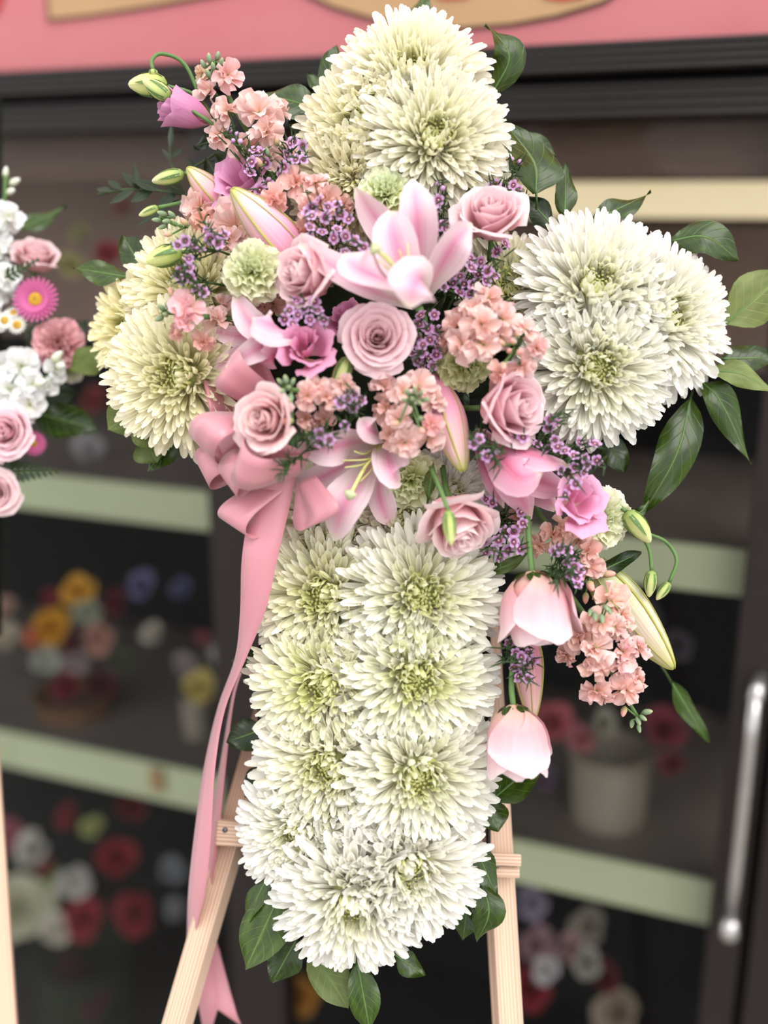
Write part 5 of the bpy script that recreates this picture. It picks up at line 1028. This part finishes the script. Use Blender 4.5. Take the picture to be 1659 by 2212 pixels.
# ---------------------------------------------------------------- ribbon bow
bo = P(600, 960, -.03); bow = thing('ribbon_bow', 'pink satin ribbon bow with long tails beside the mum column', 'ribbon', bo)
def strip(name, pts, ws, n=40, parent=bow, tint=None, o0=bo):
    """satin band along points; ws: half-width vectors along it"""
    c = catmull(pts, n); w = catmull(ws, n)
    V, Fc, A = [], [], []
    for k in range(n + 1):
        for u in (-1, -.33, .33, 1): V.append(c[k] + w[k] * u - o0); A.append((u, k / n, 0))
    for k in range(n):
        for i in range(3): a = k * 4 + i; Fc.append((a, a + 1, a + 5, a + 4))
    o = ob(name, mk(name, V, Fc, M['ribbon'], A), parent, None, tint)
    m = o.modifiers.new('thick', 'SOLIDIFY'); m.thickness = .0004; m.offset = 0
    return o
def loop(K, e, b, w, Lg, h, hw, tint=None, skew=(0, 0, 0)):
    """K: knot end (px,py,d); e: out, b: bulge, w: across the ribbon (right, up, towards); lengths in px"""
    p0 = P(*K); e, b, w, sk = CV(*e).normalized(), CV(*b).normalized(), CV(*w).normalized(), CV(*skew)
    pts, ws = [], []
    for k in range(15):
        s = k / 14; a = math.pi * s
        pts.append(p0 + e * (SZ(Lg) * math.sin(a) ** .8) + b * (SZ(h) * .5 * math.sin(2 * a) * (1 + .0 * s)) + sk * (SZ(1) * s))
        ws.append(w * SZ(hw) * (0.62 + 0.38 * math.sin(a)))
    strip('loop', pts, ws, 44, tint=tint)
LOOPS = [
 # K                e              b               w               L    h   hw
 ((590, 872, -.050), (-.62, .62, .25), (-.25, -.35, 1), (.60, .62, .45), 122, 95, 48),
 ((520, 880, -.020), (-.45, .10, .2), (-.3, .3, 1), (.25, -.85, .4), 70, 60, 42),
 ((550, 905, -.052), (-.72, -.38, .3), (.15, .45, 1), (.66, -.60, .50), 122, 110, 46),
 ((560, 985, -.030), (-.80, -.20, .15), (.25, .40, .9), (.45, -.75, .45), 122, 80, 42),
 ((590, 985, -.055), (-.75, -.40, .35), (.30, .55, .75), (.55, -.65, .55), 105, 80, 42),
 ((660, 1002, -.068), (-.80, .02, .35), (.2, -.75, .65), (.35, .75, .55), 140, 70, 44),
 ((610, 1035, -.040), (-.62, -.65, .1), (-.5, .4, .8), (.75, -.45, .45), 140, 60, 42),
 ((660, 1035, -.062), (.25, -.85, .2), (.6, .2, .8), (.80, .35, .45), 95, 60, 40),
]
for a in LOOPS: loop(*a)
# tails
strip('tail', [P(610, 1000, -.05), P(585, 1090, -.045), P(562, 1200, -.045), P(546, 1320, -.03), P(520, 1420, -.005), P(478, 1530, .02), P(452, 1660, .025), P(438, 1800, .03), P(424, 1930, .045), P(408, 2040, .08), P(395, 2120, .1)],
      [CV(1, .2, .3) * SZ(34), CV(1, .18, .2) * SZ(42), CV(1, .1, .1) * SZ(38), CV(.8, .1, .5) * SZ(36), CV(.45, .15, .9) * SZ(38), CV(.35, .1, .9) * SZ(38), CV(.45, .1, .8) * SZ(38), CV(.6, .1, .7) * SZ(38), CV(.6, .1, .7) * SZ(38), CV(.3, .1, .9) * SZ(38), CV(.2, .1, .9) * SZ(38)], 60)
strip('tail', [P(600, 1010, -.03), P(560, 1200, .03), P(535, 1400, .05), P(505, 1500, .06), P(482, 1650, .06), P(462, 1800, .06), P(440, 1920, .07), P(430, 1990, .1), P(448, 2060, .12)],
      [CV(.4, .1, .9) * SZ(36), CV(.25, .1, .9) * SZ(36), CV(.2, .1, .95) * SZ(36), CV(.2, .1, .95) * SZ(36), CV(.3, .1, .9) * SZ(38), CV(.45, .1, .85) * SZ(38), CV(.6, .1, .7) * SZ(38), CV(.8, .1, .5) * SZ(38), CV(1, .1, .1) * SZ(32)], 60, tint=(1.03, 1.03, 1.0))
# swallow-tailed end showing beyond the easel leg
pe = [P(448, 2040, .12), P(458, 2110, .12), P(470, 2180, .115)]
V = []; c = catmull(pe, 8)
for k, p in enumerate(c):
    hw = SZ(interp([0, .5, 1], [26, 36, 45], k / 8), .12)
    for u in (-1, 0, 1): V.append(p + CV(1, -.15, .25).normalized() * (u * hw) - bo)
Fc = [(k * 3 + i, k * 3 + i + 1, k * 3 + i + 4, k * 3 + i + 3) for k in range(8) for i in range(2)]
b0 = len(V); V += [P(446, 2262, .115) - bo, P(522, 2216, .11) - bo]
Fc += [(24, 25, b0), (25, 26, b0 + 1)]
o = ob('tail_end', mk('tail_end', V, Fc, M['ribbon'], [(0, 0, 0)] * len(V)), bow); md = o.modifiers.new('thick', 'SOLIDIFY'); md.thickness = .0004
# ---------------------------------------------------------------- the neighbouring arrangement, cut by the frame edge
ND = .14
NG = 'flowers of the neighbouring arrangement'
M['aster'] = petal_mat('aster_petal', [(0, (190, 80, 140)), (1, (222, 120, 172))], trans=.2, vein=0)
M['yellow'] = plain('yellow_disc', (206, 160, 50), .7, .2, .3, 300, bump=.6)
def daisy(label, px, py, R, d, n, rows, mat, disc, face=(0, .1, 1), name='aster'):
    R = SZ(R, d); ax = CV(*face).normalized(); root = thing(name, label, 'flower', Matrix.Translation(P(px, py, d)) @ frame(ax), NG)
    def fn(u, v): return Vector((.25 + .75 * v, u * .085 * math.sin(math.pi * min(1, .2 + v * .72)) ** .6, .1 * v + .02 * u * u))
    V, Fc, A = grid(2, 4, fn); me = mk('ray_petal', V, Fc, mat, A)
    for r_ in range(rows):
        for k in range(n): ob('petal', me, root, Matrix.Scale(R * (1 - .12 * r_), 4) @ Matrix.Rotation(k * 6.2832 / n + r_ * .13, 4, 'Z') @ Matrix.Rotation(-.18 * r_, 4, 'Y'))
    ob('disc', mk('disc', *lathe_geo([(disc * R, 0), (disc * R, .1 * R), (disc * .7 * R, .2 * R), (.001, .22 * R)], 14)[:2], M['yellow']), root)
M['wray'] = petal_mat('white_ray', [(0, (230, 230, 210)), (1, (248, 248, 244))], trans=.2, vein=0)
wt = (1, 1, 1)
stock('white stock spike with round buds at the frame edge, top of the neighbouring arrangement', [(-10, 700, ND), (0, 560, ND), (10, 440, ND), (12, 370, ND)], [
 (20, 470, 42, ND - .02, (.2, .2, 1)), (-5, 490, 36, ND - .02, (-.2, 0, 1)), (0, 545, 40, ND - .02, (0, 0, 1)), (5, 625, 40, ND - .02, (.2, 0, 1)), (15, 600, 30, ND - .03, (.3, .2, 1)), (-5, 690, 36, ND - .02, (0, 0, 1))],
 [(12, 374, 14, ND, (.2, .9, .2), 'budwhite'), (30, 394, 16, ND, (.8, .4, .2), 'budwhite'), (22, 414, 15, ND - .01, (.7, .1, .5), 'budwhite')], pets=WSTK, group=NG, budkind='budwhite', tint=wt)
stock('white stock cluster above the big open rose of the neighbouring arrangement', [(-20, 900, ND), (30, 850, ND), (90, 820, ND), (130, 790, ND - .01)], [
 (45, 790, 42, ND - .03, (0, .2, 1)), (70, 830, 36, ND - .03, (.3, 0, 1)), (20, 840, 40, ND - .03, (-.1, 0, 1)), (65, 875, 44, ND - .03, (.2, -.2, 1)), (10, 795, 40, ND - .02, (-.3, .2, 1)), (120, 800, 28, ND - .03, (.5, .1, .9)), (105, 835, 26, ND - .03, (.4, -.2, .9)), (40, 770, 30, ND - .02, (.2, .6, .8))],
 [(122, 772, 20, ND - .04, (.7, .6, .4), 'budwhite'), (86, 828, 20, ND - .045, (.8, .2, .5), 'budwhite'), (130, 790, 18, ND - .04, (.6, -.1, .6), 'budwhite')], pets=WSTK, group=NG, budkind='budwhite', tint=wt)
rose(78, 555, 62, ND - .01, (.3, .7, .6), 'pink rose at the top of the neighbouring arrangement, above the aster', 'half', (1, .97, .96), group=NG, hs=1.1)
rose(12, 935, 66, ND - .05, (-.15, .05, 1), 'big open pink rose cut by the frame edge, next to the dark pointed leaf', 'open', (1.02, .96, 1.0), group=NG)
rose(-8, 1065, 56, ND - .04, (.1, -.1, 1), 'lowest pink rose cut by the frame edge', 'open', (1.02, 1, 1), group=NG)
daisy('bright pink aster with yellow middle in the neighbouring arrangement', 78, 648, 50, ND - .03, 26, 3, M['aster'], .34)
daisy('small pink aster beside the big open rose at the frame edge', 72, 958, 28, ND - .02, 20, 3, M['aster'], .3, (.5, 0, .8))
daisy('small white daisy beside the aster, front one', 37, 702, 21, ND - .04, 16, 1, M['wray'], .45, name='daisy')
daisy('small white daisy beside the aster, at the frame edge', 10, 692, 20, ND - .04, 16, 1, M['wray'], .45, name='daisy')
daisy('small white daisy beside the aster, half covered one', 28, 676, 18, ND - .03, 16, 1, M['wray'], .45, (0, .6, .8), name='daisy')
carnation(120, 737, 60, ND - .03, (.1, .1, 1), 'pink carnation in the neighbouring arrangement under the aster', (1.0, 1.0, 1.0), pets=PCARN, group=NG)
carnation(155, 800, 30, ND - .0, (.3, -.3, .8), 'little white filler bloom under the pink carnation', (1, 1, 1.1), n=26, group=NG)
leaf('dark pointed leaf of the neighbouring arrangement under the pink carnation', (70, 890, ND), (212, 928, ND), 46, mat='leaf', face=(.1, .4, .9), tint=(.75, .85, .6), group=NG)
leaf('green leaf behind the white stock at the neighbouring arrangement top', (30, 500, ND + .02), (145, 448, ND + .03), 24, face=(0, .5, .8), tint=(1.1, 1.2, .9), group=NG)
leaf('olive leaf between the pink carnation and the shaded arm', (225, 760, ND - .03), (150, 800, ND - .03), 34, mat='leafpale', tint=(.8, .85, .6), group=NG)
leaf('dark leaf under the small white daisies', (120, 700, ND + .03), (60, 760, ND + .03), 40, mat='leafdark', group=NG)
leaf('dark leaf behind the pink carnation', (110, 760, ND + .03), (190, 690, ND + .04), 36, mat='leafdark', group=NG)
leaf('dark leaf behind the white stock cluster', (40, 860, ND + .03), (170, 850, ND + .03), 36, mat='leafdark', group=NG)
def fern(label, a, b, hw, d, n=9):
    pa, pb = P(*a, d), P(*b, d); root = thing('fern_frond', label, 'fern', pa, NG); ob('stem', mk('stem', *tube_geo([Vector((0, 0, 0)), pb - pa], .001, 5, 4), M['darkstem']), root)
    ax = (pb - pa).normalized(); s = ax.cross(FW).normalized()
    for k in range(n):
        t = (k + .5) / n; L_ = SZ(hw, d) * (1 - t * .75)
        for sg in (-1, 1):
            p = pa.lerp(pb, t); e = p + (s * sg * .8 + ax * .6).normalized() * L_
            V, Fc, A = blade([p, e], [L_ * .22 * w for w in LEAF_W], CV(0, .3, 1), .1, 2, 5, origin=pa); ob('leaflet', mk('leaflet', V, Fc, M['leafdark'], A), root, None, (1.2, 1.4, 1))
fern('dark fern frond pointing out under the big open rose', (0, 1020), (125, 1018), 38, ND - .03)
fern('small fern frond across the upper pink rose', (10, 600), (85, 560), 24, ND - .05, 7)
# its foam base and easel leg, mostly outside the frame
V, Fc, A = box_geo(-.05, .05, -.03, .03, -.3, .3); o = ob('foam_block', mk('foam_block', V, Fc, M['foam'], A, False), None, Matrix.Translation(P(-90, 780, ND + .08)) @ frame(UP)); tag(o, 'dark foam base behind the neighbouring arrangement', 'floral foam', None); bevel(o, .004)
na, nb = to_floor(-60, 1120, ND + .05, 12, 2212, ND - .02)
ne = thing('wooden_easel', 'pale easel leg of the neighbouring arrangement at the bottom corner', 'easel', nb); bar(na, nb, .022, .018, CV(.3, 0, 1), M['wood'], 'leg', ne, nb)
bar(na + CV(-.35, 0, 0), nb + Vector((-.4, 0, 0)), .022, .018, CV(.3, 0, 1), M['wood'], 'leg', ne, nb)
bar(na + CV(-.4, .02, .01), na + CV(.05, .02, .01), .02, .018, CV(0, 0, 1), M['wood'], 'shelf_rail', ne, nb)
